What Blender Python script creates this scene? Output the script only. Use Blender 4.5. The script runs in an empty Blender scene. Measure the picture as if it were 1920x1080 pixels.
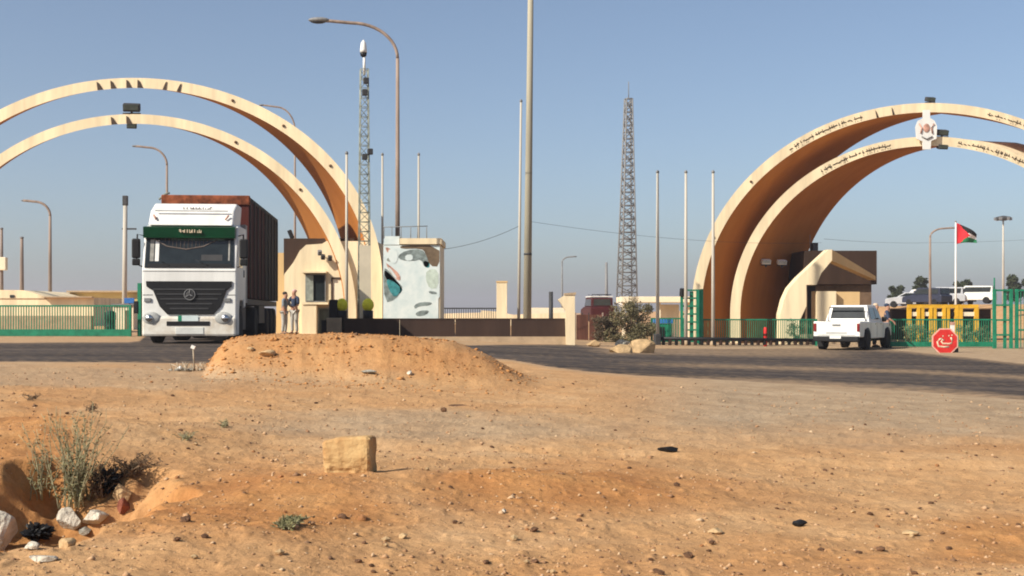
import bpy, bmesh, math, random
import numpy as np
from mathutils import Vector, Matrix, Euler
from mathutils import noise as mn
random.seed(7); RNG = np.random.default_rng(7)
R = math.radians
C = bpy.context.scene.collection
sc = bpy.context.scene

# ------------------------------------------------------------------ camera
F = 2300.0; HOR = 590.0; ZC = 1.35
cam_d = bpy.data.cameras.new('camera'); cam = bpy.data.objects.new('camera', cam_d); C.objects.link(cam)
cam.location = (0, 0, ZC); cam.rotation_euler = (R(90), 0, 0)
cam_d.lens = 36 * F / 1920; cam_d.sensor_width = 36; cam_d.shift_y = (HOR - 540) / 1920
cam_d.clip_start = 0.1; cam_d.clip_end = 9000
sc.camera = cam
# ------------------------------------------------------------------ sky and sun
SUN = Vector((-0.66, -0.47, 0.60)).normalized()
elev = math.asin(SUN.z); azim = math.atan2(SUN.x, SUN.y)
w = bpy.data.worlds.new('World'); sc.world = w; w.use_nodes = True
nt = w.node_tree; nt.nodes.clear()
sky = nt.nodes.new('ShaderNodeTexSky'); sky.sky_type = 'NISHITA'; sky.sun_disc = False
sky.sun_elevation = elev; sky.sun_rotation = azim % (2 * math.pi)
sky.air_density = 0.9; sky.dust_density = 2.7; sky.ozone_density = 2.2; sky.altitude = 700
hs = nt.nodes.new('ShaderNodeHueSaturation'); hs.inputs['Saturation'].default_value = 0.93
bg = nt.nodes.new('ShaderNodeBackground'); bg.inputs['Strength'].default_value = 0.099
ow = nt.nodes.new('ShaderNodeOutputWorld')
tm = nt.nodes.new('ShaderNodeMix'); tm.data_type = 'RGBA'; tm.blend_type = 'MULTIPLY'; tm.inputs[0].default_value = 1; tm.inputs[7].default_value = (.98, .995, .985, 1)
nt.links.new(sky.outputs[0], hs.inputs['Color']); nt.links.new(hs.outputs[0], tm.inputs[6]); nt.links.new(tm.outputs[2], bg.inputs['Color']); nt.links.new(bg.outputs[0], ow.inputs['Surface'])
sd = bpy.data.lights.new('sun', 'SUN'); sd.energy = 5.0; sd.angle = R(0.5); sd.color = (1.0, 0.93, 0.80)
so = bpy.data.objects.new('sun', sd); C.objects.link(so)
so.rotation_euler = SUN.to_track_quat('Z', 'Y').to_euler()
sc.view_settings.view_transform = 'Standard'; sc.view_settings.look = 'None'
sc.view_settings.exposure = 0.45; sc.view_settings.gamma = 1
sc.cycles.filter_width = 1.9
sc.cycles.max_bounces = 6

# ------------------------------------------------------------------ helpers
def PX(px, Y): return (px - 960) / F * Y
def PZ(py, Y): return ZC - (py - HOR) / F * Y

MATS = {}
def mat(name, col, rough=0.8, var=0.12, scale=3.0, bump=0.0, metal=0.0, col2=None, spec=.22, streak=False, emit=None):
    if name in MATS: return MATS[name]
    m = bpy.data.materials.new(name); m.use_nodes = True; t = m.node_tree
    b = t.nodes['Principled BSDF']; b.inputs['Roughness'].default_value = rough; b.inputs['Metallic'].default_value = metal
    if spec is not None: b.inputs['Specular IOR Level'].default_value = spec
    tc = t.nodes.new('ShaderNodeTexCoord'); mp = t.nodes.new('ShaderNodeMapping')
    if streak: mp.inputs['Scale'].default_value = (1, 1, 0.12)
    no = t.nodes.new('ShaderNodeTexNoise'); no.inputs['Scale'].default_value = scale; no.inputs['Detail'].default_value = 6; no.inputs['Roughness'].default_value = 0.62
    cr = t.nodes.new('ShaderNodeValToRGB'); e = cr.color_ramp.elements
    c2 = col2 if col2 else tuple(max(0, c * (1 - 2.2 * var)) for c in col)
    e[0].position = 0.32; e[0].color = (*c2, 1); e[1].position = 0.62; e[1].color = (*col, 1)
    t.links.new(tc.outputs['Object'], mp.inputs[0]); t.links.new(mp.outputs[0], no.inputs['Vector'])
    t.links.new(no.outputs['Fac'], cr.inputs[0]); t.links.new(cr.outputs[0], b.inputs['Base Color'])
    if bump:
        n2 = t.nodes.new('ShaderNodeTexNoise'); n2.inputs['Scale'].default_value = scale * 5; n2.inputs['Detail'].default_value = 5
        bu = t.nodes.new('ShaderNodeBump'); bu.inputs['Strength'].default_value = bump; bu.inputs['Distance'].default_value = 0.02
        t.links.new(mp.outputs[0], n2.inputs['Vector']); t.links.new(n2.outputs['Fac'], bu.inputs['Height']); t.links.new(bu.outputs[0], b.inputs['Normal'])
    if emit:
        b.inputs['Emission Color'].default_value = (*emit[:3], 1); b.inputs['Emission Strength'].default_value = emit[3]
    MATS[name] = m; return m

class MB:
    def __init__(s): s.bm = bmesh.new(); s.mi = 0
    def _m(s, fs):
        for f in fs: f.material_index = s.mi
    def box(s, c, d, rot=None, bev=0.0):
        r = bmesh.ops.create_cube(s.bm, size=1.0); vs = r['verts']
        M = Matrix.Diagonal((*d, 1))
        bmesh.ops.transform(s.bm, matrix=M, verts=vs)
        if bev:
            es = list({e for v in vs for e in v.link_edges})
            rr = bmesh.ops.bevel(s.bm, geom=es, offset=bev, segments=2, affect='EDGES', profile=0.5)
            vs = list({v for f in rr['faces'] for v in f.verts} | {v for v in vs if v.is_valid})
        if rot: bmesh.ops.transform(s.bm, matrix=Euler(rot).to_matrix().to_4x4(), verts=vs)
        bmesh.ops.translate(s.bm, vec=Vector(c), verts=vs)
        s._m({f for v in vs for f in v.link_faces}); return s
    def bb(s, x0, x1, y0, y1, z0, z1, bev=0.0):
        return s.box(((x0 + x1) / 2, (y0 + y1) / 2, (z0 + z1) / 2), (abs(x1 - x0), abs(y1 - y0), abs(z1 - z0)), None, bev)
    def prism(s, pts, vec):
        v0 = [s.bm.verts.new(p) for p in pts]; v1 = [s.bm.verts.new(Vector(p) + Vector(vec)) for p in pts]
        n = len(pts); fs = [s.bm.faces.new(v0), s.bm.faces.new(v1[::-1])]
        for i in range(n): fs.append(s.bm.faces.new([v0[i], v1[i], v1[(i + 1) % n], v0[(i + 1) % n]]))
        s._m(fs); bmesh.ops.recalc_face_normals(s.bm, faces=fs); return s
    def tube(s, pts, r, seg=8, cap=True):
        pts = [Vector(p) for p in pts]; n = len(pts)
        rs = r if isinstance(r, (list, tuple)) else [r] * n
        rings = []; up = Vector((0.01, 0.02, 1))
        for i, p in enumerate(pts):
            d = (pts[min(i + 1, n - 1)] - pts[max(i - 1, 0)]).normalized()
            a = d.cross(Vector((1, 0.03, 0.02)) if abs(d.z) > 0.9 else up).normalized(); b = d.cross(a).normalized()
            rings.append([s.bm.verts.new(p + (a * math.cos(2 * math.pi * k / seg) + b * math.sin(2 * math.pi * k / seg)) * rs[i]) for k in range(seg)])
        fs = []
        for i in range(n - 1):
            for k in range(seg):
                fs.append(s.bm.faces.new([rings[i][k], rings[i][(k + 1) % seg], rings[i + 1][(k + 1) % seg], rings[i + 1][k]]))
        if cap: fs.append(s.bm.faces.new(rings[0][::-1])); fs.append(s.bm.faces.new(rings[-1]))
        for f in fs: f.smooth = True
        s._m(fs); return s
    def lathe(s, prof, c=(0, 0, 0), axis='Z', seg=24):
        rings = []
        for r, h in prof:
            ring = []
            for k in range(seg):
                a = 2 * math.pi * k / seg; u, v = r * math.cos(a), r * math.sin(a)
                p = (u, v, h) if axis == 'Z' else ((h, u, v) if axis == 'X' else (u, h, v))
                ring.append(s.bm.verts.new(Vector(p) + Vector(c)))
            rings.append(ring)
        fs = []
        for i in range(len(rings) - 1):
            for k in range(seg): fs.append(s.bm.faces.new([rings[i][k], rings[i][(k + 1) % seg], rings[i + 1][(k + 1) % seg], rings[i + 1][k]]))
        fs.append(s.bm.faces.new(rings[0][::-1])); fs.append(s.bm.faces.new(rings[-1]))
        for f in fs: f.smooth = True
        s._m(fs); bmesh.ops.recalc_face_normals(s.bm, faces=fs); return s
    def ico(s, c, d, sub=2, jit=0.0, rot=None):
        r = bmesh.ops.create_icosphere(s.bm, subdivisions=sub, radius=0.5); vs = r['verts']
        for v in vs:
            if jit: v.co *= 1 + random.uniform(-jit, jit)
        bmesh.ops.transform(s.bm, matrix=Matrix.Diagonal((*d, 1)), verts=vs)
        if rot: bmesh.ops.transform(s.bm, matrix=Euler(rot).to_matrix().to_4x4(), verts=vs)
        bmesh.ops.translate(s.bm, vec=Vector(c), verts=vs)
        s._m({f for v in vs for f in v.link_faces}); return s
    def build(s, name, m, parent=None, bevel=0.0):
        me = bpy.data.meshes.new(name); s.bm.to_mesh(me); s.bm.free()
        for mm in (m if isinstance(m, (list, tuple)) else [m]): me.materials.append(mm)
        o = bpy.data.objects.new(name, me); C.objects.link(o)
        if parent is not None: o.parent = parent
        if bevel:
            b = o.modifiers.new('bevel', 'BEVEL'); b.width = bevel; b.segments = 2; b.limit_method = 'ANGLE'; b.angle_limit = R(40)
        return o

def tag(o, label, cat, group=None, kind=None):
    if label: o['label'] = label
    if cat: o['category'] = cat
    if group: o['group'] = group
    if kind: o['kind'] = kind
    return o
def thing(name, label, cat, loc=(0, 0, 0), rz=0, group=None):
    o = bpy.data.objects.new(name, None); o.empty_display_size = 0.3; C.objects.link(o)
    o.location = loc; o.rotation_euler = (0, 0, rz); return tag(o, label, cat, group)
def copy_tree(o, parent=None):
    c = o.copy(); C.objects.link(c)
    if parent is not None: c.parent = parent
    for ch in [x for x in list(C.objects) if x.parent == o]: copy_tree(ch, c)
    return c

# ------------------------------------------------------------------ numpy noise
def _h(ix, iy, s):
    n = (ix.astype(np.int64) * 374761393 + iy.astype(np.int64) * 668265263 + s * 1442695041) & 0x7fffffff
    n = ((n ^ (n >> 13)) * 1274126177) & 0x7fffffff
    return ((n ^ (n >> 16)) & 0xffff) / 65535.0
def vn(x, y, s=0):
    x = np.asarray(x, float); y = np.asarray(y, float)
    ix = np.floor(x); iy = np.floor(y); fx = x - ix; fy = y - iy
    fx = fx * fx * fx * (fx * (fx * 6 - 15) + 10); fy = fy * fy * fy * (fy * (fy * 6 - 15) + 10)
    a = _h(ix, iy, s); b = _h(ix + 1, iy, s); c = _h(ix, iy + 1, s); d = _h(ix + 1, iy + 1, s)
    return (a * (1 - fx) + b * fx) * (1 - fy) + (c * (1 - fx) + d * fx) * fy
def fbm(x, y, s=0, o=4):
    r = 0; a = 0.5
    for i in range(o): r = r + a * (vn(x * 2 ** i, y * 2 ** i, s + i) - 0.5); a *= 0.5
    return r
def sst(a, b, x):
    t = np.clip((np.asarray(x, float) - a) / (b - a), 0, 1); return t * t * (3 - 2 * t)

# ------------------------------------------------------------------ ground shape
def base(x, y):
    x = np.asarray(x, float); y = np.asarray(y, float)
    h = 0.78 + 0.57 * sst(-9, 12, x)
    z = ZC - h
    z = z + 2.3 * sst(75, 108, y) * sst(28, 42, x)            # the raised lot far right
    return z
def ground_y(px, py):
    Y = 30.0
    for _ in range(30): Y = F * (ZC - float(base(PX(px, Y), min(Y, 60)))) / (py - HOR)
    return Y
NEARX = [-1400, 0, 200, 400, 600, 800, 900, 960, 1030, 1100, 1200, 1350, 1500, 1700, 1920, 2300, 3200]
NEARY = [700, 680, 681, 684, 680, 672, 671, 676, 689, 698, 706, 714, 723, 735, 753, 790, 870]
FARX = [-1400, 0, 240, 262, 300, 500, 530, 620, 840, 880, 1075, 1140, 1240, 1500, 1640, 1700, 1780, 1920, 2300, 3200]
FARY = [645, 643, 642, 640, 618, 618, 636, 644, 646, 648, 646, 655, 654, 653, 655, 659, 668, 683, 715, 760]
nearw = np.array([(PX(p, ground_y(p, q)), ground_y(p, q)) for p, q in zip(NEARX, NEARY)])
farw = np.array([(PX(p, ground_y(p, q)), ground_y(p, q)) for p, q in zip(FARX, FARY)])
# work in bearing (x / y), which grows from left to right
nb = nearw[:, 0] / nearw[:, 1]; fb = farw[:, 0] / farw[:, 1]
def road_near(b): return np.interp(b, nb, nearw[:, 1])
def road_far(b): return np.interp(b, fb, farw[:, 1])
def g(x, y, fine=True):
    x = np.asarray(x, float); y = np.asarray(y, float)
    z = base(x, y); b = x / np.maximum(y, 0.5)
    rn = road_near(b); front = np.where(y > 0.5, y, 0)
    off = sst(.1, 2.5, rn - y)                                    # 1 in the foreground, 0 on the road
    beh = sst(0.3, 6, y - road_far(b)) * (1 - sst(70, 120, y))
    m = np.maximum(off, 0.25 * beh)
    z = z + m * (0.10 * fbm(x / 2.6, y / 2.6, 3, 3) + 0.05 * fbm(x / .9, y / .9, 9, 3))
    # long spoil heap in front of the road
    px = 960 + F * b
    ctop = np.interp(px, [330, 380, 396, 410, 424, 450, 520, 640, 720, 800, 850, 905, 960, 1010, 1060], [720, 700, 676, 655, 640, 632, 629, 629, 632, 638, 645, 664, 686, 714, 750])
    crest = np.maximum(0, ZC - (ctop - HOR) / F * 18.4 - base(x, 18.4)) * (px > 300) * (px < 1100) * (1 - sst(900, 1060, px))
    front = 16.5 + .7 * fbm(x / 1.4, y / .5, 23, 3) + .5 * sst(700, 950, px)
    prof = np.where(y < 18.4, sst(0, 1, (y - front) / (18.2 - front)) ** .8, 1 - sst(18.9, 20.2, y))
    lump = 1 + 0.32 * fbm(x / .5, y / .16, 21, 4) + .4 * fbm(x / 1.3, y / 1.3, 5, 2)
    z = z + crest * prof * (1 + (lump - 1) * (1 - .8 * sst(.85, 1, prof)))
    # low swells in the foreground
    def swell(cx, cy, rx, ry, h): return h * np.exp(-((x - cx) / rx) ** 2 - ((y - cy) / ry) ** 2)
    z = z + swell(-.95, 6.6, .55, .55, .07) + swell(.15, 7.3, .9, .5, .09) + swell(2.1, 4.7, .7, .6, .10) + swell(-1.2, 5.2, .45, .5, .05)
    for cc in (9.0, 10.7):
        ry = cc + .10 * x + .25 * np.sin(x * .5 + cc); z = z - .022 * np.exp(-((y - ry) / .13) ** 2) * off + .010 * np.exp(-((y - ry - .28) / .1) ** 2) * off
    # washed-out hollow at the left
    e = np.sqrt(((x + 2.5) / .80) ** 2 + ((y - 6.0) / 1.75) ** 2) + .5 * fbm(x / .35, y / .35, 31, 3)
    e2 = np.sqrt(((x + 2.0) / .34) ** 2 + ((y - 6.5) / .36) ** 2) + .5 * fbm(x / .2, y / .2, 35, 3)
    z = z - .38 * (1 - sst(.62, 1.0, e)) - .16 * (1 - sst(.6, 1.05, e2))
    z = z + .16 * np.exp(-((x + 3.2) / .9) ** 2 - ((y - 8.7) / 1.0) ** 2)
    if fine:
        nearm = off * (1 - sst(22, 40, y))
        z = z + nearm * (.040 * fbm(x / .2, y / .2, 13, 5))
        rr = vn(x / .05, y / .05, 17); z = z + nearm * .012 * np.clip(rr - .72, 0, 1) * 3
    z = z - .06 * sst(.35, 1.1, y - rn) * (1 - sst(-1.2, -.4, y - road_far(b)))
    return z
def G(x, y): return float(g(x, y))
def Gb(x, y): return float(g(x, y, False))

# ground sheet
rad = np.concatenate([[.3, 1, 2, 2.8], 1 / np.linspace(1 / 3.4, 1 / 60., 520), np.geomspace(62, 3200, 60)])
ang = np.concatenate([np.linspace(-180, -32, 24), np.linspace(-28, 28, 760), np.linspace(32, 180, 24)[:-1]])
RR, AA = np.meshgrid(rad, np.radians(ang), indexing='ij')
X = RR * np.sin(AA); Y = RR * np.cos(AA)
Z = g(X, np.where(Y > .5, Y, .5)); Z = np.where(Y < .5, base(X, 1) , Z)
nr, na = X.shape
co = np.stack([X, Y, Z], -1).reshape(-1, 3)
idx = np.arange(nr * na).reshape(nr, na); nxt = np.roll(idx, -1, axis=1)
q = np.stack([idx[:-1], idx[1:], nxt[1:], nxt[:-1]], -1).reshape(-1, 4)
def np_mesh(name, co, q, mats, smooth=True):
    me = bpy.data.meshes.new(name)
    me.vertices.add(len(co)); me.vertices.foreach_set('co', co.astype(np.float32).ravel())
    me.loops.add(q.size); me.loops.foreach_set('vertex_index', q.astype(np.int32).ravel())
    me.polygons.add(len(q)); me.polygons.foreach_set('loop_start', np.arange(0, q.size, q.shape[1], dtype=np.int32))
    me.polygons.foreach_set('loop_total', np.full(len(q), q.shape[1], dtype=np.int32))
    me.update(calc_edges=True); me.validate()
    if smooth: me.polygons.foreach_set('use_smooth', np.ones(len(me.polygons), bool))
    for m in mats: me.materials.append(m)
    o = bpy.data.objects.new(name, me); C.objects.link(o); return o

def ground_material():
    m = bpy.data.materials.new('sandy ground'); m.use_nodes = True; t = m.node_tree; b = t.nodes['Principled BSDF']
    b.inputs['Roughness'].default_value = 0.95; b.inputs['Specular IOR Level'].default_value = 0.15
    tc = t.nodes.new('ShaderNodeTexCoord')
    def noise(scale, detail=6, rough=.6, vec=None):
        n = t.nodes.new('ShaderNodeTexNoise'); n.inputs['Scale'].default_value = scale; n.inputs['Detail'].default_value = detail; n.inputs['Roughness'].default_value = rough
        t.links.new((vec or tc.outputs['Object']), n.inputs['Vector']); return n.outputs['Fac']
    def ramp(f, stops):
        c = t.nodes.new('ShaderNodeValToRGB'); t.links.new(f, c.inputs[0]); e = c.color_ramp.elements
        while len(e) < len(stops): e.new(0.5)
        for i, (p, col) in enumerate(stops): e[i].position = p; e[i].color = (*col, 1)
        return c.outputs[0]
    def mix(f, a, bb, mode='MIX'):
        n = t.nodes.new('ShaderNodeMix'); n.data_type = 'RGBA'; n.blend_type = mode
        if isinstance(f, float): n.inputs[0].default_value = f
        else: t.links.new(f, n.inputs[0])
        t.links.new(a, n.inputs[6]); t.links.new(bb, n.inputs[7]); return n.outputs[2]
    at = t.nodes.new('ShaderNodeVertexColor'); at.layer_name = 'soil'
    sp = t.nodes.new('ShaderNodeSeparateColor'); t.links.new(at.outputs['Color'], sp.inputs[0])
    sand = ramp(noise(1.1, 8), [(.3, (.43, .235, .104)), (.5, (.50, .29, .135)), (.72, (.55, .35, .185))])
    oran = ramp(noise(2.3, 8), [(.3, (.38, .165, .056)), (.6, (.45, .220, .080)), (.8, (.48, .27, .115))])
    grit = ramp(noise(1.7, 8), [(.3, (.31, .215, .13)), (.55, (.39, .28, .175)), (.8, (.45, .34, .225))])
    c = mix(sp.outputs[0], sand, oran); c = mix(sp.outputs[1], c, grit)
    gr = ramp(noise(34, 5, .75), [(.30, (.42, .38, .34)), (.47, (.92, .92, .92)), (.60, (1, 1, 1)), (.74, (1.0, 1.0, 1.0))])
    c = mix(.48, c, gr, 'MULTIPLY')
    g2 = ramp(noise(9, 7, .7), [(.33, (.62, .58, .55)), (.52, (1, 1, 1)), (.7, (1, 1, 1))])
    c = mix(.48, c, g2, 'MULTIPLY')
    vo = t.nodes.new('ShaderNodeTexVoronoi'); vo.inputs['Scale'].default_value = 22; t.links.new(tc.outputs['Object'], vo.inputs['Vector'])
    peb = ramp(vo.outputs['Distance'], [(.10, (1, 1, 1)), (.20, (0, 0, 0))])
    se = t.nodes.new('ShaderNodeSeparateColor'); t.links.new(vo.outputs['Color'], se.inputs[0])
    pm = t.nodes.new('ShaderNodeMath'); pm.operation = 'GREATER_THAN'; pm.inputs[1].default_value = .88; t.links.new(se.outputs[0], pm.inputs[0])
    pk = t.nodes.new('ShaderNodeMath'); pk.operation = 'MULTIPLY'; t.links.new(peb, pk.inputs[0]); t.links.new(pm.outputs[0], pk.inputs[1])
    pc = ramp(se.outputs[1], [(0, (.22, .13, .08)), (.5, (.46, .29, .17)), (1, (.60, .44, .29))])
    c = mix(pk.outputs[0], c, pc)
    t.links.new(c, b.inputs['Base Color'])
    bu = t.nodes.new('ShaderNodeBump'); bu.inputs['Strength'].default_value = .8; bu.inputs['Distance'].default_value = .02
    ad = t.nodes.new('ShaderNodeMath'); ad.operation = 'ADD'; t.links.new(noise(26, 7, .7), ad.inputs[0]); t.links.new(pk.outputs[0], ad.inputs[1])
    t.links.new(ad.outputs[0], bu.inputs['Height']); t.links.new(bu.outputs[0], b.inputs['Normal'])
    return m
gm = ground_material()
ground = np_mesh('ground', co, q, [gm]); tag(ground, None, None, kind='structure')
B_ = X / np.maximum(Y, .5); P_ = 960 + F * B_
PY_ = HOR + F * (ZC - base(X, np.minimum(Y, 60))) / np.maximum(Y, .5)
def blob(cx, cy, rx, ry, s): return .85 * sst(0, 1, 1.35 - np.sqrt(((P_ - cx) / rx) ** 2 + ((PY_ - cy) / ry) ** 2) + 1.1 * fbm(X / 1.3, Y / 1.3, s, 4))
orange = np.clip(np.maximum.reduce([blob(620, 672, 330, 34, 41), blob(60, 850, 130, 110, 42), blob(420, 940, 330, 90, 43), blob(1050, 920, 330, 50, 44), blob(1880, 1020, 200, 90, 45), blob(1300, 1060, 900, 60, 46) * .6]) * 1.2, 0, 1)
orange = np.clip(orange + .35 * np.clip(fbm(X / 2.2, Y / 2.2, 51, 4) * 3, -.2, 1), 0, 1) * (Y < 24)
heap = np.clip((Z - base(X, np.minimum(Y, 60)) - .06) / .12, 0, 1) * (Y > 15.8) * (Y < 21)
orange = np.maximum(orange, heap * (.55 + .7 * fbm(X / .8, Y / .5, 91, 3)))
grit = np.clip(np.maximum.reduce([sst(0, 1, (P_ - 1050) / 350) * sst(0, 1, (865 - PY_ + 60 * fbm(X / 1.5, Y / 1.5, 61, 4)) / 90), blob(850, 800, 420, 32, 62) * .9, blob(150, 705, 420, 26, 63) * .8]), 0, 1) * (Y < 60) * (1 - heap)
grit = np.maximum(grit, np.where(Y < 60, np.clip(1 - (road_near(B_) - Y) / 1.2, 0, 1) * .6, 0))
la = ground.data.color_attributes.new('soil', 'FLOAT_COLOR', 'POINT')
colv = np.zeros((nr * na, 4), np.float32); colv[:, 0] = orange.ravel(); colv[:, 1] = grit.ravel(); colv[:, 3] = 1
la.data.foreach_set('color', colv.ravel())

# road sheet
def road_mat():
    m = bpy.data.materials.new('worn asphalt'); m.use_nodes = True; t = m.node_tree; b = t.nodes['Principled BSDF']; b.inputs['Roughness'].default_value = .9; b.inputs['Specular IOR Level'].default_value = .2
    tc = t.nodes.new('ShaderNodeTexCoord'); mp = t.nodes.new('ShaderNodeMapping'); mp.inputs['Scale'].default_value = (.10, .9, 1); mp.inputs['Rotation'].default_value = (0, 0, R(-14))
    t.links.new(tc.outputs['Object'], mp.inputs[0])
    n = t.nodes.new('ShaderNodeTexNoise'); n.inputs['Scale'].default_value = 1.0; n.inputs['Detail'].default_value = 6; t.links.new(mp.outputs[0], n.inputs['Vector'])
    c = t.nodes.new('ShaderNodeValToRGB'); t.links.new(n.outputs['Fac'], c.inputs[0]); e = c.color_ramp.elements
    e[0].position = .36; e[0].color = (.025, .0195, .0175, 1); e[1].position = .66; e[1].color = (.078, .060, .050, 1)
    at = t.nodes.new('ShaderNodeVertexColor'); at.layer_name = 'dust'; n2 = t.nodes.new('ShaderNodeTexNoise'); n2.inputs['Scale'].default_value = 5; n2.inputs['Detail'].default_value = 6
    t.links.new(tc.outputs['Object'], n2.inputs['Vector'])
    ma = t.nodes.new('ShaderNodeMath'); ma.operation = 'MULTIPLY_ADD'; ma.inputs[1].default_value = 1.7
    sb = t.nodes.new('ShaderNodeSeparateColor'); t.links.new(at.outputs['Color'], sb.inputs[0])
    s2 = t.nodes.new('ShaderNodeMath'); s2.operation = 'SUBTRACT'; s2.inputs[1].default_value = .5; t.links.new(n2.outputs['Fac'], s2.inputs[0])
    t.links.new(s2.outputs[0], ma.inputs[0]); t.links.new(sb.outputs[0], ma.inputs[2]); ma.use_clamp = True
    mx = t.nodes.new('ShaderNodeMix'); mx.data_type = 'RGBA'; t.links.new(ma.outputs[0], mx.inputs[0]); t.links.new(c.outputs[0], mx.inputs[6]); mx.inputs[7].default_value = (.32, .215, .125, 1)
    t.links.new(mx.outputs[2], b.inputs['Base Color'])
    bu = t.nodes.new('ShaderNodeBump'); bu.inputs['Strength'].default_value = .4; bu.inputs['Distance'].default_value = .01
    n3 = t.nodes.new('ShaderNodeTexNoise'); n3.inputs['Scale'].default_value = 60; t.links.new(tc.outputs['Object'], n3.inputs['Vector']); t.links.new(n3.outputs['Fac'], bu.inputs['Height']); t.links.new(bu.outputs[0], b.inputs['Normal'])
    return m
bs = np.linspace(-.85, .85, 900); tt = np.linspace(0, 1, 40)
BB, TT = np.meshgrid(bs, tt, indexing='ij')
yn = road_near(bs) + .5 * fbm(bs * 60, bs * 0 + 3, 71, 4); yf = road_far(bs) + .6 * fbm(bs * 40, bs * 0 + 7, 72, 3)
YY = 1 / (1 / yn[:, None] * (1 - TT) + 1 / yf[:, None] * TT); XX = BB * YY
ZZ = base(XX, YY) + .012 - .055 * np.clip(1 - TT / .10, 0, 1) * (.6 + 1.6 * np.abs(fbm(XX * 1.3, YY * 2, 73, 4)))
rq = np.arange(XX.size).reshape(XX.shape); q2 = np.stack([rq[:-1, :-1], rq[1:, :-1], rq[1:, 1:], rq[:-1, 1:]], -1).reshape(-1, 4)
road = np_mesh('road', np.stack([XX, YY, ZZ], -1).reshape(-1, 3), q2, [road_mat()]); tag(road, None, None, kind='structure')
PR = 960 + F * BB; PYR = HOR + F * (ZC - base(XX, YY)) / YY
dust = np.maximum(1 - TT / (.10 + .10 * sst(1150, 1500, PR)), 0) * (.7 + .25 * sst(1150, 1500, PR)) + np.maximum((TT - .93) / .07, 0) * .7
cl = np.interp(PR, [900, 1100, 1500, 1700, 1920, 2400], [668, 680, 692, 697, 709, 740])
dust = np.maximum(dust, .6 * np.exp(-((PYR - cl) / 4.0) ** 2) * sst(1100, 1350, PR))
dust = np.maximum(dust, .55 * sst(1080, 1160, PR) * (1 - sst(1500, 1650, PR)) * sst(.72, .85, TT))
la = road.data.color_attributes.new('dust', 'FLOAT_COLOR', 'POINT'); cv = np.zeros((XX.size, 4), np.float32); cv[:, 0] = dust.ravel(); cv[:, 3] = 1
la.data.foreach_set('color', cv.ravel())

# ------------------------------------------------------------------ materials
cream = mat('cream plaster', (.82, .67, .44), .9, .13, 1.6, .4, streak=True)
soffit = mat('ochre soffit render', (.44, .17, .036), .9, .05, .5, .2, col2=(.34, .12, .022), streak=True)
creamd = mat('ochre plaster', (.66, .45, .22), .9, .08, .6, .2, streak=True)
creamp = mat('pale plaster', (.78, .68, .50), .9, .07, 1.2, .2)
brown = mat('dark brown cladding', (.050, .027, .017), .8, .15, 2.0, .2, streak=True)
brownw = mat('brown painted wall panel', (.050, .028, .020), .75, .18, 1.1, .2, streak=True)
stone = mat('sandstone render', (.42, .31, .20), .9, .12, 3, .4)
white = mat('white vehicle paint', (.76, .75, .71), .4, .09, 2.2, 0, spec=.5, streak=True)
whitem = mat('white mural paint', (.64, .69, .67), .8, .10, 2, 0, col2=(.48, .57, .57))
black = mat('black plastic', (.012, .012, .013), .5, .1, 5, 0)
rubber = mat('tyre rubber', (.016, .015, .015), .85, .1, 12, .2)
dgrey = mat('dark grey metal', (.05, .05, .052), .6, .12, 4, 0)
grey = mat('galvanised steel', (.21, .21, .21), .55, .15, 6, 0)
greyg = mat('grey green steel', (.26, .28, .24), .6, .2, 4, 0)
polec = mat('dusty concrete pole', (.36, .33, .25), .8, .15, 1.5, .15, streak=True)
polep = mat('pale painted pole', (.50, .46, .39), .7, .12, 1.5, 0, streak=True)
rust = mat('rusty lamp post steel', (.30, .225, .18), .8, .22, 2.5, .2, streak=True)
green = mat('green gate paint', (.015, .20, .11), .55, .18, 3, 0)
greenv = mat('dark green visor', (.003, .055, .022), .3, .15, 2, 0)
glass = mat('dark windscreen glass', (.02, .026, .028), .03, .2, 3, 0, spec=.4)
glassg = mat('dusty window glass', (.10, .12, .10), .25, .2, 3, 0)
yellow = mat('yellow paint', (.72, .40, .03), .6, .15, 4, 0)
lampy = mat('yellow beacon plastic', (.85, .78, .04), .4, .1, 6, 0)
red = mat('red sign paint', (.62, .035, .03), .5, .14, 7, 0)
signw = mat('faded sign white', (.74, .60, .42), .6, .15, 14, 0)
maroon = mat('maroon tarpaulin', (.075, .016, .012), .9, .25, 1.2, .35, streak=True)
rustc = mat('rusty orange tarpaulin', (.30, .085, .035), .9, .35, 5, .3)
teal = mat('teal mural paint', (.05, .26, .28), .8, .3, 4, 0)
sgrey = mat('slate mural paint', (.24, .29, .28), .8, .3, 5, 0)
mbrown = mat('brown mural paint', (.17, .12, .075), .8, .2, 4, 0)
pink = mat('salmon mural paint', (.60, .33, .25), .8, .3, 6, 0)
blue = mat('blue sign paint', (.04, .16, .46), .5, .1, 6, 0)
chrome = mat('chrome', (.6, .6, .6), .2, .05, 4, 0, metal=1)
lens = mat('headlamp glass', (.42, .42, .40), .12, .15, 12, 0)
tail = mat('tail lamp red', (.20, .012, .012), .3, .1, 8, 0)
ink_and_shadow = mat('dark lettering and shadow marks', (.07, .045, .03), .8, .2, 12, 0)
leafd = mat('dusty shrub leaves', (.19, .165, .085), .8, .35, 4, 0)
leafg = mat('grey green leaves', (.25, .235, .115), .8, .3, 7, 0)
leaft = mat('dark tree leaves', (.06, .075, .035), .8, .35, 2, 0)
twig = mat('dry twig', (.20, .14, .085), .9, .3, 8, 0)
rockm = mat('tan rock', (.50, .34, .18), .95, .2, 5, .8)
rockw = mat('white limestone', (.60, .54, .44), .95, .25, 9, .9)
rockg = mat('grey concrete rubble', (.40, .38, .32), .95, .3, 14, .9)
stoneb = mat('brown stone', (.17, .09, .05), .95, .3, 20, .6)
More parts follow.
